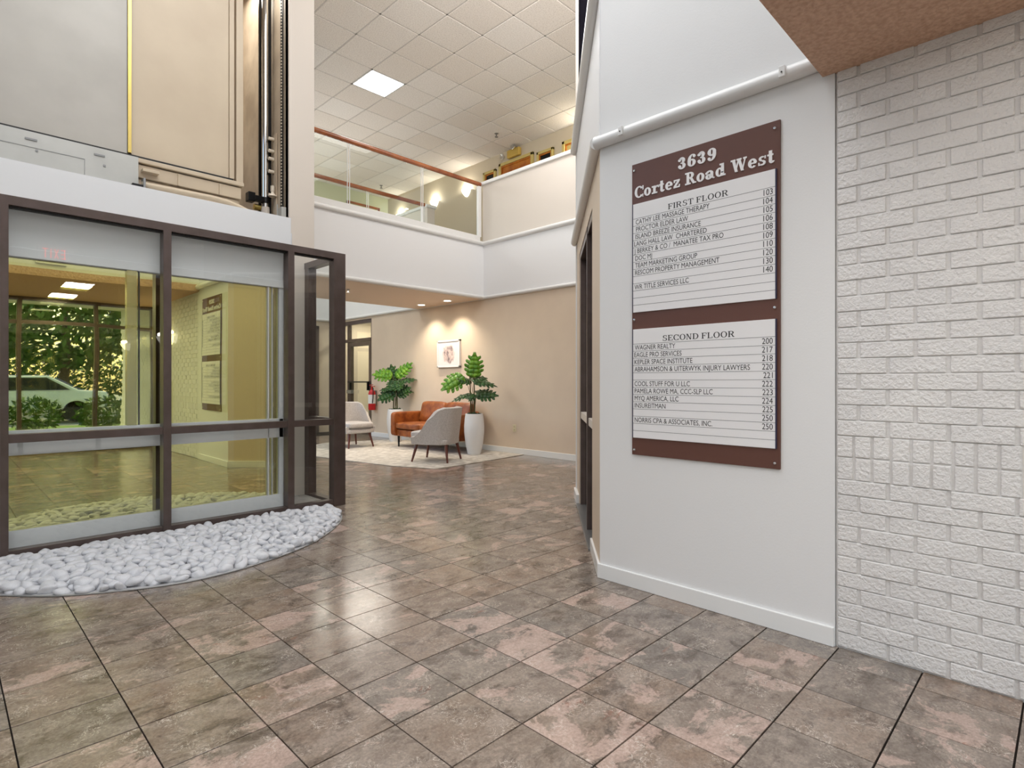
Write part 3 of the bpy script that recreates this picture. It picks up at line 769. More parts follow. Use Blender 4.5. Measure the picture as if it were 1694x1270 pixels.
for sx in (-.30, .32):
    for sy in (-.70, .70): MB().tube([(sx, sy, .20), (sx - .0, sy, .001)], [.024, .013], 12).build('leg', black, so, smooth=True)

# accent chairs
def chair(loc, rz, label):
    c = empty('accent_chair', loc, rz, label=label, cat='chair', group='grey accent chairs in the lounge')
    # faces local +y
    def path(n=28, off=0.0):
        pts = []; hw_, dp, r = .31 - off, .29 - off, .20
        pts.append((hw_ - .01, .30)); 
        for k in range(6): pts.append((hw_ - .01 * (1 - k / 6), .30 - (k + 1) * (.30 + dp - r) / 7))
        for k in range(9):
            a = -k * PI / 16; pts.append((hw_ - r + r * math.cos(a), -dp + r + r * math.sin(a)))
        pts.append((0, -dp))
        return pts + [(-x, y) for x, y in pts[-2::-1]]
    def hgt(x, y):
        t = max(0, min(1, (y + .17) / .44)); s = t * t * (3 - 2 * t)
        return .79 - s * .41 + (.015 if y < -.2 else 0)
    out, inn = path(), path(off=.055); n = len(out); vs = []; fs = []
    for (x, y), (xi, yi) in zip(out, inn):
        h = hgt(x, y); lean = 1 + .0 * h
        vs += [(x * .94, y * .95, .26), (x * 1.03, y - .05 * (1 if y < 0 else 0) * .9, h - .015), ((x * 1.03 + xi) / 2, (y + yi) / 2 - .03, h), (xi, yi - .02 * (y < 0), h - .015), (xi, yi, .30)]
    for i in range(n - 1):
        for k in range(4): fs.append((i * 5 + k, (i + 1) * 5 + k, (i + 1) * 5 + k + 1, i * 5 + k + 1))
        fs.append((i * 5 + 4, (i + 1) * 5 + 4, (i + 1) * 5, i * 5))
    fs += [(0, 1, 2, 3, 4), tuple((n - 1) * 5 + k for k in (4, 3, 2, 1, 0))]
    MB().add(vs, fs).build('back_shell', fabric, c, smooth=True)
    soft('seat_base', (-.275, -.26, .25), (.275, .33, .345), fabric, c, .03)
    soft('seat_cushion', (-.262, -.24, .345), (.262, .345, .455), fabric, c, .04, .01)
    MB().tube([(-.255, .338, .35), (.255, .338, .35)], .005, 6).build('piping', piping, c)
    for sx in (-1, 1):
        for sy, fy in ((.24, .30), (-.22, -.27)):
            MB().tube([(sx * .20, sy, .27), (sx * .255, fy, .001)], [.025, .014], 12).build('leg', legwood, c, smooth=True)
    return c
chair((5.285, 6.79, 0.009), R(117.5 - 90), 'light grey upholstered accent chair seen from behind, nearest the camera')
chair((5.33, 9.37, 0.009), R(-110 - 90 + 22), 'light grey upholstered accent chair partly hidden by the bronze post')

# ------------------------------------------------------------------ elevator shaft, upper part
sh = empty('wall_shaft', kind='structure', label='beige elevator shaft walls and cream column')
boxo('shaft_side', (2.53, 5.72, 2.3), (2.60, 7.28, 5.93), shaftm, sh)
boxo('column', (2.53, 5.70, -.02), (2.80, 5.78, 5.93), columnm, sh)
boxo('shaft_back', (-1.2, 7.18, 0), (2.55, 7.28, 5.93), shaftm, sh)
boxo('shaft_back', (2.60, 5.78, -.02), (2.80, 7.33, 5.93), columnm, sh)
boxo('fascia', (-2.6, 5.0, 2.415), (2.237, 5.10, 2.652), whitec, sh)
boxo('ledge', (-2.6, 5.10, 2.55), (2.237, 5.45, 2.60), whitec, sh)
boxo('low_wall', (2.265, 5.70, 0), (2.53, 5.76, 2.6), columnm, sh)
boxo('alcove_ceiling', (2.237, 5.12, 2.415), (2.30, 5.70, 2.55), whitec, sh)
cab = empty('elevator_cab', (0, 5.45, 3.0), label='glass elevator cab front, grey and beige panels stopped at upper floor', cat='elevator')
def cb_(name, x0, x1, y0, y1, z0, z1, m, bev=0): return boxo(name, (x0, y0, z0 - 3.0), (x1, y1, z1 - 3.0), m, cab, bev)
cb_('side_panel', -1.0, 1.085, 0, .04, 3.025, 5.5, cabgrey)
cb_('seam_strip', 1.088, 1.112, -.012, .03, 3.04, 5.5, brass)
cb_('door_panel', 1.115, 1.865, .01, .04, 3.03, 5.5, cabbeige)
cb_('door_jamb', 1.868, 1.91, -.005, .05, 3.03, 5.5, cabbeige, .004); cb_('door_jamb', 1.925, 1.985, -.012, .06, 2.985, 5.5, cabbeige, .004)
cb_('bottom_rail', -1.0, 1.99, -.02, .06, 2.975, 3.012, cabbeige, .006)
cb_('gap_shade_strip', -1.0, 1.90, -.004, .03, 3.012, 3.03, dark)  # solid dark strip, the shade of the gap put in as colour
cb_('apron', -1.0, 1.155, -.035, -.02, 2.66, 3.008, galv)
for x in (-.1, .45, .86):
    cb_('apron_tab', x, x + .07, -.042, -.03, 2.945, 2.958, metalgrey); cb_('apron_rivet', x + .06, x + .075, -.04, -.03, 2.87, 2.885, metalgrey)
cb_('apron_seam', .80, .803, -.038, -.03, 2.70, 2.895, metalgrey); cb_('apron_seam', -.2, .80, -.038, -.03, 2.893, 2.896, metalgrey)
cb_('floor_beam', 1.16, 1.97, .0, .08, 2.86, 2.965, cabbeige, .004)
cb_('floor_beam', 1.16, 1.95, .02, .10, 2.775, 2.85, cabbeige, .004)
cb_('lower_plate', 1.16, 1.97, .04, .06, 2.2, 2.86, cabbeige)
cb_('guide_bracket', 1.18, 1.30, -.06, .0, 2.90, 2.925, cabbeige, .004)
for x in (1.45, 1.78): cb_('gusset', x, x + .01, -.01, .03, 2.86, 2.96, cabbeige)
cb_('bronze_bracket', 1.10, 1.19, -.10, -.03, 2.715, 2.775, black, .004)
cb_('bracket_flange', 1.175, 1.19, -.11, -.03, 2.70, 2.83, metalgrey)
boxo('cab_base', (-1.0, .06, -.03), (1.95, 1.5, 0.05), cabbeige, cab)
cd = MB().tube([(1.17, 5.38, 2.785), (1.5, 5.38, 2.79), (1.70, 5.38, 2.795), (1.83, 5.38, 2.785), (1.93, 5.38, 2.762), (2.02, 5.39, 2.738), (2.12, 5.42, 2.72), (2.2, 5.5, 2.70)], .024, 12).build('conduit_pipe', cabbeige, smooth=True)
tag(cd, 'painted cream conduit pipe bending down below the cab floor', 'pipe')
# piston: chrome ram and dark guide rails on the shaft side wall
def sw(px, x=2.45): # Y on plane X=x for a pixel column
    r_ = ray(px, 632); return x * r_.y / r_.x
ps = empty('hydraulic_piston', (2.45, sw(439), 2.6), label='polished chrome hydraulic ram with black clamp in the shaft', cat='piston')
MB().tube([(0, 0, 0), (0, 0, 3.3)], .036, 24).build('ram', chrome, ps, smooth=True)
q = MB(); q.tube([(0, 0, .47), (0, 0, .53)], .05, 20); q.box((-.16, -.04, .475), (-.02, .03, .53)); q.build('clamp', black, ps, bevel=.006)
MB().box((-.19, -.05, .455), (-.12, .04, .55)).build('clamp_head', black, ps, bevel=.006)
MB().tube([(0, 0, .0), (0, 0, .43)], .045, 20).build('ram_foot', columnm, ps, smooth=True)
MB().lathe([(0, .02), (.03, .02), (.03, .09), (0, .1)], 14, xf=XF((-.13, .02, .42), ry=PI / 2)).build('brass_fitting', brass, ps, smooth=True)
gr = empty('guide_rail', (2.50, sw(447, 2.5), 2.6), label='black steel guide rail beside the chrome ram', cat='rail')
MB().box((-.03, -.03, 0), (.0, .035, 3.3)).build('rail_web', black, gr); MB().box((-.05, .17, 0), (-.02, .19, 3.3)).build('rail_edge', black, gr)
MB().box((-.034, -.004, 0), (-.03, .004, 3.3)).build('rail_glint_strip', chrome, gr)  # last strip is chrome added to imitate a glint on the rail
bo = empty('bolt_bracket', (2.512, sw(455, 2.52), 2.8), label='painted bracket plate with a column of cream bolts', cat='bracket')
MB().box((0, -.045, -.1), (.012, .035, 1.0)).build('plate', shaftm, bo)
for py_ in (230, 250, 263, 284, 323):
    z = (H + (632 - py_) / 941 * (sa * 2.5 + ca * sw(452, 2.5))) - 2.8
    MB().tube([(-.055, .012, z), (.0, .012, z)], .019, 6).build('bolt', boltm, bo, bevel=.003)
MB().lathe([(0, .03), (.012, .03), (.018, .0), (.045, -.03), (.04, -.034), (0, -.02)], 16, xf=XF((-.03, -.03, .36))).build('cup_washer', boltm, bo, smooth=True)
MB().tube([(-.03, -.03, .38), (-.03, -.03, .44)], .02, 6).build('bolt', boltm, bo)
ch = empty('roller_chain', (2.50, sw(466.5, 2.5), 2.6), label='black roller chain running up the shaft wall', cat='chain')
q = MB(); q.box((-.006, -.026, .1), (.006, -.016, 3.3)); q.box((-.006, .016, .1), (.006, .026, 3.3)); q.build('side_plate', black, ch)
q = MB()
for k in range(100): q.tube([(-.009, 0, .12 + k * .032), (.006, 0, .12 + k * .032)], .009, 6)
tag(q.build('roller', boltm, ch), kind='stuff'); boxo('link_backing', (.004, -.02, .1), (.008, .02, 3.3), dark, ch)
MB().box((-.03, -.06, .26), (.02, .05, .37)).build('anchor', galv, ch, bevel=.006); MB().box((-.04, .03, .25), (-.03, .038, .41)).build('anchor_fin', galv, ch)

# ------------------------------------------------------------------ bronze storefront (window_1)
win = empty('window_1', kind='structure', label='bronze framed glass enclosure in front of the elevator pit')
GY = 5.0
def wb(name, x0, x1, z0, z1, y0=GY, y1=GY + .10, m=bronze, bev=.002): return boxo(name, (x0, y0, z0), (x1, y1, z1), m, win, bev)
wb('top_rail', .245, 2.775, 2.352, 2.415)
for a, b in ((.292, .335), (1.232, 1.287), (2.212, 2.270), (2.655, 2.775)): wb('post', a, b, 0, 2.355)
for a, b in ((.335, 1.232), (1.287, 2.212), (2.270, 2.655)):
    wb('mid_rail', a, b, .775, .832, GY + .01, GY + .09); wb('bottom_rail', a, b, 0, .062, GY + .01, GY + .09)
    boxo('pane', (a, GY + .05, .832), (b, GY + .056, 2.352), glass, win); boxo('pane', (a, GY + .05, .062), (b, GY + .056, .775), glass, win)
    wb('gasket', a, b, 2.34, 2.352, GY + .03, GY + .07, dark, 0)
for a in (.292, ): pass
wb('post', -.9, -.86, 0, 2.355); wb('top_rail', -2.5, .245, 2.352, 2.415)
boxo('pane', (-.86, GY + .05, .0), (.292, GY + .056, 2.352), glass, win)
# return side
for a, b, z0, z1 in ((GY + .1, 5.70, 2.352, 2.415), (5.60, 5.69, 0, 2.352), (GY + .1, 5.60, .775, .832), (GY + .1, 5.60, 0, .04)):
    boxo('return_rail', (2.69, a, z0), (2.775, b, z1), bronze, win, .002)
boxo('pane', (2.73, GY + .1, .832), (2.736, 5.60, 2.352), glass, win); boxo('pane', (2.73, GY + .1, .04), (2.736, 5.60, .775), glass, win)
boxo('sill_slab', (2.27, GY + .09, 0), (2.69, 5.70, .014), concrete, win)
boxo('wall_left_storefront', (-2.6, GY + .1, 0), (-.95, GY + .16, 2.42), white, kind='structure')
# inner white frame with gold mirror glass
inn = empty('window_4', kind='structure', label='white framed gold tinted glass wall behind the clear storefront')
IY = 5.13
def ib(name, x0, x1, z0, z1, m=whitec, y0=IY, y1=IY + .06, bev=.003): return boxo(name, (x0, y0, z0), (x1, y1, z1), m, inn, bev)
ib('header', -1.0, 2.225, 2.10, 2.55); ib('header_lip', -1.0, 2.225, 2.035, 2.10, whitec, IY - .012, IY + .05)
ib('curb', -1.0, 2.225, .0, .165); ib('curb_lip', -1.0, 2.225, .0, .03, trimw, IY - .02, IY)
ib('cross_rail', -1.0, 2.225, .68, .85); ib('end_stile', 2.185, 2.235, .165, 2.035); ib('stile', 2.085, 2.097, .165, 2.035, trimw)
ib('stile', 2.125, 2.13, .165, 2.035, trimw)
boxo('gold_pane', (-1.0, IY + .03, .165), (2.085, IY + .036, .68), goldglass, inn); boxo('gold_pane', (-1.0, IY + .03, .85), (2.085, IY + .036, 2.035), goldglass, inn)
boxo('end_pane', (2.097, IY + .03, .165), (2.185, IY + .036, 2.035), goldglass, inn)
boxo('gold_stile', (1.02, IY + .0, .85), (1.085, IY + .03, 2.035), M('gold_stile_metal', srgb(190, 182, 120), .2, .8), inn); boxo('gold_stile', (1.10, IY + .01, .85), (1.106, IY + .03, 2.035), dark, inn)
boxo('side_cheek', (2.235, IY, 0), (2.265, 5.70, 2.42), whitec, inn)
boxo('pit_back', (-1.0, 5.55, 0), (2.235, 5.60, 2.5), shaftm, inn)
boxo('pit_floor', (-1.0, IY + .06, -.02), (2.235, 5.60, .01), concrete, inn)

# pebbles
pb = empty('pebble_bed_edging', label='thin steel edging strip curving round the white pebble bed', cat='edging')
from_pts = []
def cr(p0, p1, p2, p3, t):
    return tuple(.5 * ((2 * p1[i]) + (-p0[i] + p2[i]) * t + (2 * p0[i] - 5 * p1[i] + 4 * p2[i] - p3[i]) * t * t + (-p0[i] + 3 * p1[i] - 3 * p2[i] + p3[i]) * t ** 3) for i in (0, 1))
for i in range(len(PEB) - 1):
    P_ = [PEB[max(i - 1, 0)], PEB[i], PEB[i + 1], PEB[min(i + 2, len(PEB) - 1)]]
    for k in range(6): from_pts.append(cr(*P_, k / 6))
from_pts.append(PEB[-1])
MB().tube([(x, y, .004) for x, y in from_pts], .0045, 8).build('edging_strip', M('steel_edge', srgb(150, 150, 150), .4, .6), pb, smooth=True)
MB().prism(from_pts, .0005, .006).build('bed_base', M('bed_grey_gravel', srgb(170, 170, 172), .9), pb)  # flat grey base below the pebbles
random.seed(21)
def pebble_mesh(seed):
    b = bmesh.new(); bmesh.ops.create_icosphere(b, subdivisions=3, radius=1)
    o = Vector((seed * 7.1, seed * 3.3, 1))
    for v_ in b.verts:
        k = noise.noise(v_.co * .9 + o) * .28; v_.co = v_.co * (1 + k); v_.co.x *= 1.0; v_.co.y *= .78; v_.co.z *= .55
    for f_ in b.faces: f_.smooth = True
    me = bpy.data.meshes.new('pebble'); b.to_mesh(me); b.free(); me.materials.append(pebm); return me
pm = [pebble_mesh(k) for k in range(9)]
inner = [(x, y) for x, y in from_pts]
cand = []
def edge_dist(x, y):
    return min(math.hypot(x - a, y - b) for a, b in inner[4:-2])
grid = {}
def far_enough(x, y, d, layer):
    gx, gy = int(x / .1), int(y / .1)
    for i in range(gx - 1, gx + 2):
        for j in range(gy - 1, gy + 2):
            for (a, b) in grid.get((i, j, layer), ()):
                if (a - x) ** 2 + (b - y) ** 2 < d * d: return False
    grid.setdefault((gx, gy, layer), []).append((x, y)); return True
for layer, dmin, nt_ in ((0, .050, 16000), (1, .057, 12000), (2, .07, 5000)):
    for _ in range(nt_):
        x, y = random.uniform(-.05, 2.62), random.uniform(3.7, 4.985)
        if not inpoly(x, y, inner): continue
        ed = edge_dist(x, y); s = random.uniform(.034, .056)
        if ed < s * .95: continue
        if layer == 1 and ed < .05: continue
        if layer == 2 and (ed < .16 or y < 4.15 or y > 4.72): continue
        if layer == 1 and y > 4.88: continue
        if far_enough(x, y, dmin, layer):
            hump = min(ed, .30, max(0, (4.98 - y) * .8)) * .05
            z = .015 + layer * .015 + hump * (1 if layer else .3) + random.uniform(-.003, .003)
            cand.append((x, y, z, s))
cand.sort(key=lambda c_: (sa * c_[0] + ca * c_[1]) - c_[2] * 6)
prest = MB()
for k, (x, y, z, s) in enumerate(cand):
    me = random.choice(pm); rot = (random.gauss(0, .33), random.gauss(0, .33), random.uniform(0, 2 * PI))
    if k < 300:
        o = bpy.data.objects.new('pebble', me); C.objects.link(o); o.location = (x, y, z); o.rotation_euler = rot; o.scale = (s, s, s)
        tag(o, 'smooth white pebble lying in the curved bed before the glass', 'pebble', 'white pebbles in the curved bed')
    else:
        xf = XF((x, y, z), *rot) @ Matrix.Scale(s, 4)
        prest.add([xf @ v_.co for v_ in me.vertices], [tuple(p_.vertices) for p_ in me.polygons])
pr_ = prest.build('pebbles', pebm, smooth='all')
tag(pr_, 'mass of smooth white pebbles heaped against the bronze bottom rail', 'pebbles', kind='stuff')

# ------------------------------------------------------------------ directory sign
sg = empty('directory_sign', (2.82, 1.806, .766), label='tall brown building directory board with two silver tenant panels', cat='sign')
SF = Matrix(((0, 0, -1, 0), (-1, 0, 0, 0), (0, 1, 0, 0), (0, 0, 0, 1)))      # sign x -> -Y, y -> Z, z -> -X
SW, SH_ = .816, 1.659
MB().box((0, 0, 0), (SW, SH_, .012), None, SF).build('backboard', brownboard, sg, bevel=.0015)
for x in (.016, SW - .024):
    for y in (.028, .77, SH_ - .035):
        MB().lathe([(0, .019), (.006, .018), (.0085, .014), (.0085, .011)], 14, xf=SF @ XF((x, y, 0))).build('bolt', chrome, sg, smooth=True)
# slab serif glyph maker: polygons in cap-height units
def arc(cx, cy, rx, ry, a0, a1, T, t, n=26):
    out = []; 
    for k in range(n):
        u0, u1 = R(a0 + (a1 - a0) * k / n), R(a0 + (a1 - a0) * (k + 1) / n)
        f = lambda u, i: (cx + (rx - (T if i else 0)) * math.cos(u), cy + (ry - (t if i else 0)) * math.sin(u))
        out.append([f(u0, 0), f(u1, 0), f(u1, 1), f(u0, 1)])
    return out
def rc(x0, y0, x1, y1): return [[(x0, y0), (x1, y0), (x1, y1), (x0, y1)]]
def dg(x0, y0, x1, y1, w_): return [[(x0, y0), (x0 + w_, y0), (x1 + w_, y1), (x1, y1)]]
def ball(cx, cy, r): return [[(cx + r * math.cos(k * PI / 6), cy + r * math.sin(k * PI / 6)) for k in range(12)]]
def glyph(c, T, t):
    s = t * 1.1; X = .68; o = T * .55
    if c == 'I': return rc(o, 0, o + T, 1) + rc(0, 0, 2 * o + T, s) + rc(0, 1 - s, 2 * o + T, 1), 2 * o + T
    if c in 'FE':
        g_ = rc(o, 0, o + T, 1) + rc(0, 0, 2 * o + T, s) + rc(0, 1 - s, .72, 1) + rc(.72 - t, .72, .72, 1) + rc(o, .48, .52, .48 + s) + rc(.52 - t, .38, .52, .65)
        if c == 'E': g_ += rc(0, 0, .76, s) + rc(.76 - t, 0, .76, .28)
        return g_, .76 if c == 'E' else .72
    if c == 'L': return rc(o, 0, o + T, 1) + rc(0, 0, .72, s) + rc(0, 1 - s, 2 * o + T, 1) + rc(.72 - t, 0, .72, .32), .74
    if c == 'T': return rc(.4 - T / 2, 0, .4 + T / 2, 1) + rc(.4 - T / 2 - o, 0, .4 + T / 2 + o, s) + rc(0, 1 - s, .8, 1) + rc(0, .70, t, 1) + rc(.8 - t, .70, .8, 1), .8
    if c == 'O': return arc(.44, .5, .44, .52, 0, 360, T, t), .88
    if c == 'D': return rc(o, 0, o + T, 1) + rc(0, 0, .42, s) + rc(0, 1 - s, .42, 1) + arc(.40, .5, .46, .5, -90, 90, T, s), .86
    if c == 'C': return arc(.44, .5, .44, .52, 38, 322, T, t) + rc(.76, .62, .76 + t * .9, 1.0) + rc(.76, 0, .76 + t * .7, .26), .84
    if c == 'N': return rc(o, 0, o + t, 1) + rc(.80 - o - t, 0, .80 - o, 1) + dg(.80 - o - T, 0, o - t * .3, 1, T) + rc(0, 0, 2 * o + t, s) + rc(0, 1 - s, o + T, 1) + rc(.80 - 2 * o - t, 1 - s, .82, 1), .82
    if c == 'R': return rc(o, 0, o + T, 1) + rc(0, 0, 2 * o + T, s) + rc(0, 1 - s, .46, 1) + rc(o, .46, .46, .46 + s) + arc(.44, .73, .32, .27, -90, 90, T, s) + dg(.66, .0, .40, .48, T) + rc(.66, 0, .66 + T + .06, s), .90
    if c == 'S': return arc(.35, .74, .30, .28, 40, 270, T * .9, t) + arc(.35, .26, .33, .28, -140, 90, T * .95, t) + rc(.58, .66, .58 + t * .8, 1.0) + rc(.03, .0, .03 + t * .8, .34), .70
    if c == 'o': return arc(.33, X / 2, .33, X / 2 + .02, 0, 360, T, t), .66
    if c == 'e': return arc(.33, X / 2, .33, X / 2 + .02, 0, 318, T, t) + rc(.1, X / 2 - t * .5, .62, X / 2 + t * .5), .66
    if c == 'r': return rc(o, 0, o + T, X) + rc(0, 0, 2 * o + T + .03, s) + rc(0, X - s, o + T, X) + arc(o + T + .16, X - .2, .2, .2, 40, 180, t, t) + ball(o + T + .28, X - .12, T * .45), .60
    if c == 't': return rc(.12, .12, .12 + T, .94) + rc(0, X - s, .44, X) + arc(.12 + .2, .17, .2, .19, 180, 350, T * .8, t), .50
    if c == 'z': return rc(0, 0, .58, s) + rc(.02, X - s, .56, X) + dg(.0, s, .56 - T, X - s, T) + rc(.58 - t, 0, .58, .26) + rc(.02, X - .24, .02 + t, X), .60
    if c == 'a': return rc(.40, .06, .40 + T, .48) + arc(.33, .46, .31, .24, 0, 160, T, t) + arc(.27, .2, .27, .22, 0, 360, T, t) + arc(.40 + T + .02, .12, .11, .13, 180, 340, t, t) + ball(.09, .50, T * .42), .74
    if c == 'd': return rc(.44, 0, .44 + T, 1) + rc(.32, 1 - s, .44 + T, 1) + rc(.44, 0, .56 + T, s) + arc(.32, X / 2, .32, X / 2 + .02, 0, 360, T, t), .80
    if c == 's': return arc(.28, .50, .24, .19, 40, 270, T * .8, t) + arc(.28, .18, .27, .2, -140, 90, T * .8, t) + rc(.46, .46, .46 + t * .8, .69) + rc(.01, .0, .01 + t * .8, .24), .56
    if c == 'W':
        a = .30
        return dg(a, 0, .06, 1, T * .95) + dg(a, 0, .52, .95, t * .9) + dg(.76, 0, .48, 1, T * .95) + dg(.80, 0, 1.04, 1, t * .9) + rc(-.03, 1 - s, .34, 1) + rc(.42, 1 - s, .80, 1) + rc(.92, 1 - s, 1.2, 1), 1.2
    if c == '3': return arc(.30, .74, .26, .27, -80, 160, T, t) + arc(.30, .27, .30, .29, -160, 90, T, t) + ball(.12, .78, T * .5) + ball(.12, .24, T * .5) + rc(.2, .46, .34, .56), .64
    if c == '6': return arc(.34, .30, .32, .32, 0, 360, T, t) + arc(.40, .46, .38, .56, 58, 200, T, t) + ball(.54, .82, T * .48), .70
    if c == '9': return [[(.68 - x, 1 - y) for x, y in p_] for p_ in glyph('6', T, t)[0]], .70
    return [], .3
def slab_text(txt, T, t, ls=.10):
    polys = []; x = 0
    for c in txt:
        if c == ' ': x += .34; continue
        g_, adv = glyph(c, T, t)
        polys += [[(px_ + x, py_) for px_, py_ in p_] for p_ in g_]; x += adv + ls
    return polys, x - ls
def put_slab(txt, cx, y0, caph, width, T, t, z, th, m, name, parent, ls=.10):
    polys, w_ = slab_text(txt, T, t, ls); sx = width / w_
    if name in ('numeral', 'letter'):            # every character a part of its own
        x = 0
        for c in txt:
            if c == ' ': x += .34; continue
            g_, adv = glyph(c, T, t); b = MB()
            for k, p_ in enumerate(g_): b.prism([(cx - width / 2 + (a_ + x) * sx, y0 + y_ * caph) for a_, y_ in p_], z, z + th + (k % 7) * 2e-5, None, SF)
            b.build(name, m, parent); x += adv + ls
        return
    b = MB()
    for k, p_ in enumerate(polys): b.prism([(cx - width / 2 + x * sx, y0 + y * caph) for x, y in p_], z, z + th + (k % 7) * 2e-5, None, SF)
    return b.build(name, m, parent)
put_slab('3639', .398, 1.555, .062, .215, .25, .11, .012, .004, silverl, 'numeral', sg)
put_slab('Cortez Road West', .405, 1.462, .064, .770, .235, .115, .012, .004, silverl, 'letter', sg, ls=.085)
def rect_panel(z0, z1, name):
    p = MB().box((.012, z0, .012), (.796, z1, .020), None, SF).build(name, panelm, sg, bevel=.001)
    MB().box((.7965, z0, .012), (.802, z1, .021), None, SF).build('edge_strip', paneledge, p)
    MB().box((.0075, z0, .012), (.0115, z1, .0205), None, SF).build('edge_strip', paneledge, p)
    return p
pn1 = rect_panel(1.577 - .766, 2.194 - .766, 'tenant_panel'); pn2 = rect_panel(.864 - .766, 1.481 - .766, 'tenant_panel')
jobs = []
def textjob(txt, x, y, h, sx, parent, right=False): jobs.append((txt, x, y, h, sx, parent, right))
rows1 = [('CATHY LEE MASSAGE THERAPY', '103', .018), ('PROCTOR ELDER LAW', '104', .020), ('ISLAND BREEZE INSURANCE', '105', .016), ('LANG HALL LAW  CHARTERED', '106', .008), ('J BERKEY & CO /  MANATEE TAX PRO', '108', .008), ('DOC MJ', '109', .015), ('TEAM MARKETING GROUP', '110', .014), ('RESCOM PROPERTY MANAGEMENT', '120', .014), ('', '130', 0), ('WR TITLE SERVICES LLC', '140', .010)]
rows2 = [('WAGNER REALTY', '200', .012), ('EAGLE PRO SERVICES', '217', .009), ('KEPLER SPACE INSTITUTE', '218', .010), ('ABRAHAMSON & UITERWYK INJURY LAWYERS', '220', .010), ('', '221', 0), ('COOL STUFF FOR U LLC', '222', .010), ('PAMELA ROWE MA, CCC-SLP LLC', '223', .011), ('MYQ AMERICA, LLC', '224', .011), ('INSUREITMAN', '225', .011), ('', '250', 0), ('NORRIS CPA & ASSOCIATES, INC.', '250', .011)]
for pn, rows, ztop, zb, head, hwid, hx in ((pn1, rows1, 2.110 - .766, 1.577 - .766, 'FIRST FLOOR', .335, .395), (pn2, rows2, 1.397 - .766, .864 - .766, 'SECOND FLOOR', .400, .395)):
    pitch = (ztop - zb) / 13
    b = MB()
    for k in range(13): b.box((.012, ztop - k * pitch - .0008, .020), (.796, ztop - k * pitch + .0008, .0204), None, SF)
    b.build('row_lines', ink, pn)
    put_slab(head, hx + .006, ztop + .0095, .030, hwid, .155, .07, .020, .0006, ink, 'heading', pn, ls=.13)
    for k, (n_, num, x0) in enumerate(rows):
        yb = ztop - (k + 1) * pitch + .0075
        if n_: textjob(n_, .012 + x0, yb, .0265, 1, pn)
        textjob(num, .785, yb, .0285, 1.0, pn, True)
curves = []
for j in jobs:
    cu = bpy.data.curves.new('lettering', 'FONT'); cu.body = j[0]; cu.size = 1; cu.resolution_u = 3
    ob = bpy.data.objects.new('lettering', cu); C.objects.link(ob); curves.append(ob)
bpy.context.view_layer.update()
dep = bpy.context.evaluated_depsgraph_get()
meshes = [bpy.data.meshes.new_from_object(ob.evaluated_get(dep)) for ob in curves]
for ob in curves:
    cu = ob.data; bpy.data.objects.remove(ob); bpy.data.curves.remove(cu)
def bounds(me): xs = [v_.co.x for v_ in me.vertices]; ys = [v_.co.y for v_ in me.vertices]; return min(xs), max(xs), min(ys), max(ys)
iA = [k for k, j in enumerate(jobs) if j[0].startswith('ABRAHAM')][0]
bA = bounds(meshes[iA]); sxA = .655 / (bA[1] - bA[0]) 
i2 = [k for k, j in enumerate(jobs) if j[0] == 'INSUREITMAN'][0]; capu = bounds(meshes[i2])[3]
for j, me in zip(jobs, meshes):
    txt, x, y, h, sx, parent, right = j
    b_ = bounds(me); ky = h / capu; kx = (ky * .84 if right else sxA)
    ox = x - (b_[1] if right else b_[0]) * kx
    for v_ in me.vertices: v_.co = SF @ Vector((v_.co.x * kx + ox, v_.co.y * ky + y, .0206))
    me.materials.clear(); me.materials.append(ink); me.name = 'lettering'
    o = bpy.data.objects.new('suite_number' if right else 'tenant_name', me); C.objects.link(o); o.parent = parent

# ------------------------------------------------------------------ entry side behind the camera (seen in the reflections)
boxo('wall_left', (-3.2, -1.8, 0), (-3.05, 5.1, 5.95), white, kind='structure')
en = empty('window_6', kind='structure', label='bronze framed glazed entry behind the camera')
for x in (-2.9, -1.5, -.1, .9, 1.9, 2.76): boxo('post', (x, -1.75, 0), (x + .06, -1.65, 2.56), bronze, en)
for z in (.0, 2.12, 2.50): boxo('rail', (-2.9, -1.74, z), (2.8, -1.66, z + .06), bronze, en)
boxo('pane', (-2.9, -1.703, .06), (2.8, -1.697, 2.5), glass, en)
outg = boxo('ground_outdoor', (-40, -60, -.12), (40, -2.0, -.03), M('asphalt', srgb(140, 140, 138), .9, col2=srgb(120, 120, 118), nscale=2), kind='structure')
boxo('ground_walk', (-12, -5.2, -.1), (12, -1.8, -.015), concrete, kind='structure')
boxo('ceiling_porch', (-3.4, -4.6, 2.75), (3.4, -1.78, 2.9), M('porch_soffit', srgb(200, 200, 196), .7), kind='structure')
boxo('ground_lawn', (-12, -9.5, -.1), (12, -5.3, -.01), M('lawn_grass', srgb(96, 128, 50), .9, col2=srgb(74, 104, 38), nscale=8), kind='structure')
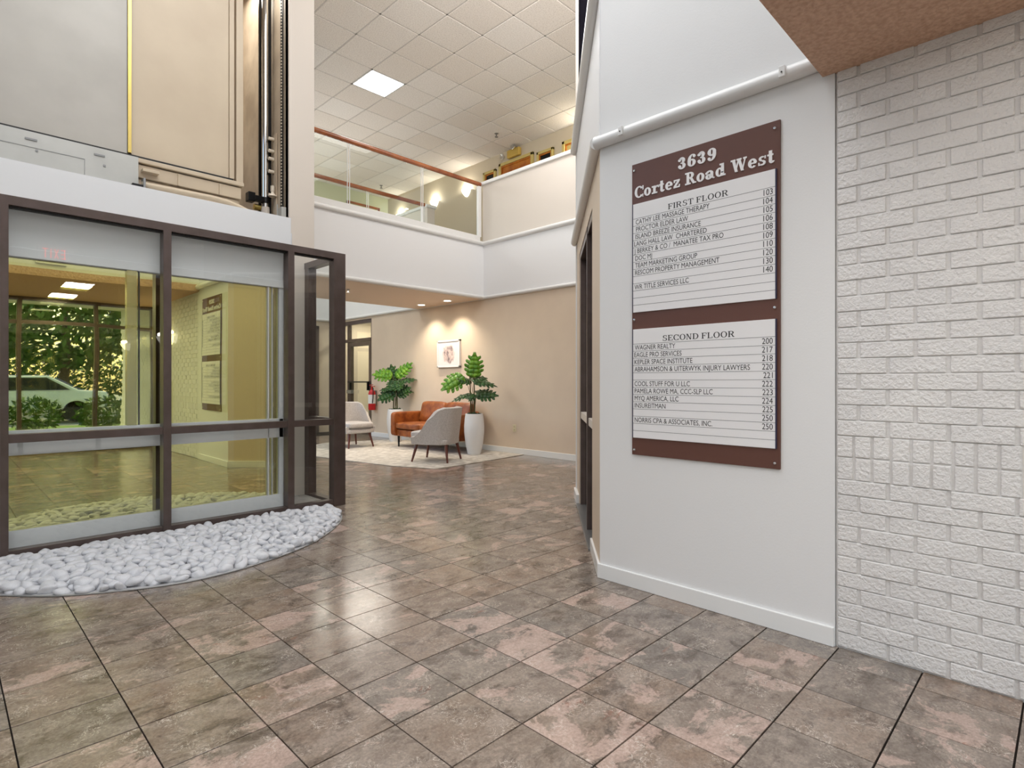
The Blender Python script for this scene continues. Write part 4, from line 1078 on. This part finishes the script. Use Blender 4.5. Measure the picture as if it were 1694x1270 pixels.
# car
cr_ = empty('parked_car', (1.6, -12, 0), label='white car parked outside the glazed entry, seen in reflection', cat='car')
side = [(-2.2, .35), (-2.25, .75), (-1.35, .92), (-.75, 1.38), (.75, 1.40), (1.45, .98), (2.15, .9), (2.25, .4)]
q = MB(); xfc = Matrix(((1, 0, 0, 0), (0, 0, 1, 0), (0, 1, 0, 0), (0, 0, 0, 1)))
q.prism(side, -.85, .85, None, xfc); q.build('body', M('white_car_paint', srgb(225, 225, 225), .2), cr_, bevel=.08, seg=3, smooth=True)
MB().prism([(-1.2, .95), (-.7, 1.32), (.7, 1.34), (1.25, .98)], -.87, .87, None, xfc).build('side_glass', dark, cr_)
for x in (-1.4, 1.4):
    for y in (-.75, .75): MB().tube([(x, y - .1, .33), (x, y + .1, .33)], .33, 20).build('wheel', dark, cr_)
tm = M('tree_leaf', srgb(92, 124, 48), .7, col2=srgb(58, 90, 34), nscale=1.5); bark = M('bark', srgb(90, 74, 58), .9)
rng = random.Random(4)
def foliage(b, c, r, n, s):
    for _ in range(n):
        d = Vector((rng.gauss(0, 1), rng.gauss(0, 1), rng.gauss(0, 1))).normalized() * r * rng.uniform(.55, 1) ** .5
        p = Vector(c) + Vector((d.x, d.y, d.z * .75)); u_ = Vector((rng.gauss(0, 1), rng.gauss(0, 1), rng.gauss(0, 1))).normalized(); v2 = u_.orthogonal().normalized()
        b.add([p, p + u_ * s + v2 * s * .5, p + u_ * s * 2, p + u_ * s - v2 * s * .5], [(0, 1, 2, 3)])
for k, (x, y, h, r) in enumerate([(-1.6, -17, 4.2, 2.4), (3.5, -18, 4.4, 2.5), (8.6, -16, 4, 2.4), (-7.2, -17, 4.5, 2.6), (.9, -23.5, 5.5, 3.0), (7.6, -24, 6, 3.3)]):
    t = empty('leafy_tree', (x, y, -.05), label='leafy green tree outside the entry, ' + ['left of the car', 'right of the car', 'far right', 'far left', 'behind the car', 'tallest at the back'][k], cat='tree')
    MB().tube([(0, 0, 0), (.1, 0, h * .5), (0, .1, h)], [.2, .15, .08], 10).build('trunk', bark, t, smooth=True)
    b = MB(); foliage(b, (0, 0, h * .82), r, 2600, .17); b.build('crown', tm, t)
b = MB()
for k in range(26): foliage(b, (-11 + k * .95 , 0, 1.4), 1.5, 260, .15)
tag(b.build('tall_hedge', tm, loc=(0, -29, 0)), 'long tall green hedge behind the outdoor trees', 'hedge')
for k, (x, y) in enumerate(((.4, -6.3), (1.6, -6.6), (2.8, -6.2), (-1, -6.4))):
    b = MB(); foliage(b, (0, 0, .45), .5, 500, .07); o = b.build('entry_shrub', tm, loc=(x, y, 0)); tag(o, 'low green shrub on the lawn outside, ' + ['second', 'third', 'fourth', 'first'][k] + ' from the left', 'shrub')
# lamps, notice and rack on the brick wall behind the camera
for y, wh in ((-.62, 'nearest the camera'), (-1.30, 'beside the entry frame'), (-3.9, 'under the outdoor porch')):
    sconce('brick_sconce', 2.822, y, 1.98, PI / 2, 'white half-bowl sconce on the brick wall, ' + wh, 1.0, 1.2, group='brick wall sconces')
nb = empty('notice_frame', (2.82, -1.02, 1.56), label='dark framed notice on the brick wall behind the camera', cat='notice')
MB().box((-.02, -.2, 0), (0, .2, .48)).build('frame', black, nb, bevel=.003); MB().box((-.023, -.17, .03), (-.019, .17, .45)).build('sheet', paper, nb)
ltb = empty('brochure_rack', (2.82, -1.05, .36), label='black rack with white strips low on the brick wall', cat='rack')
MB().box((-.04, -.28, 0), (0, .28, .84)).build('backboard', black, ltb, bevel=.003)
for k in range(6): MB().box((-.05, -.26, .08 + k * .11), (-.038, .26, .095 + k * .11)).build('strip', trimw, ltb)
# exit sign on the lobby side, read backwards in the glass
xs = empty('exit_sign', (1.05, .80, 2.72), label='small exit sign with red letters on the header wall above the entry', cat='sign')
MB().box((-.16, 0, 0), (.16, .03, .2)).build('housing', trimw, xs, bevel=.004)
E6 = Matrix(((-1, 0, 0, 0), (0, 0, 1, 0.031), (0, 1, 0, 0), (0, 0, 0, 1)))
q = MB()
def bar(x0, y0, x1, y1): q.prism([(x0, y0), (x1, y0), (x1, y1), (x0, y1)], 0, .003, None, E6)
x = -.12
bar(x, .04, x + .012, .16)
for y in (.04, .094, .148): bar(x, y, x + .045, y + .012)
q.prism([(-.055, .04), (-.042, .04), (-.005, .16), (-.018, .16)], 0, .003, None, E6); q.prism([(-.018, .04), (-.005, .04), (-.042, .16), (-.055, .16)], 0, .0032, None, E6)
bar(.018, .04, .032, .16); bar(.05, .148, .11, .16); bar(.074, .04, .087, .16)
q.build('letters', exitred, xs)
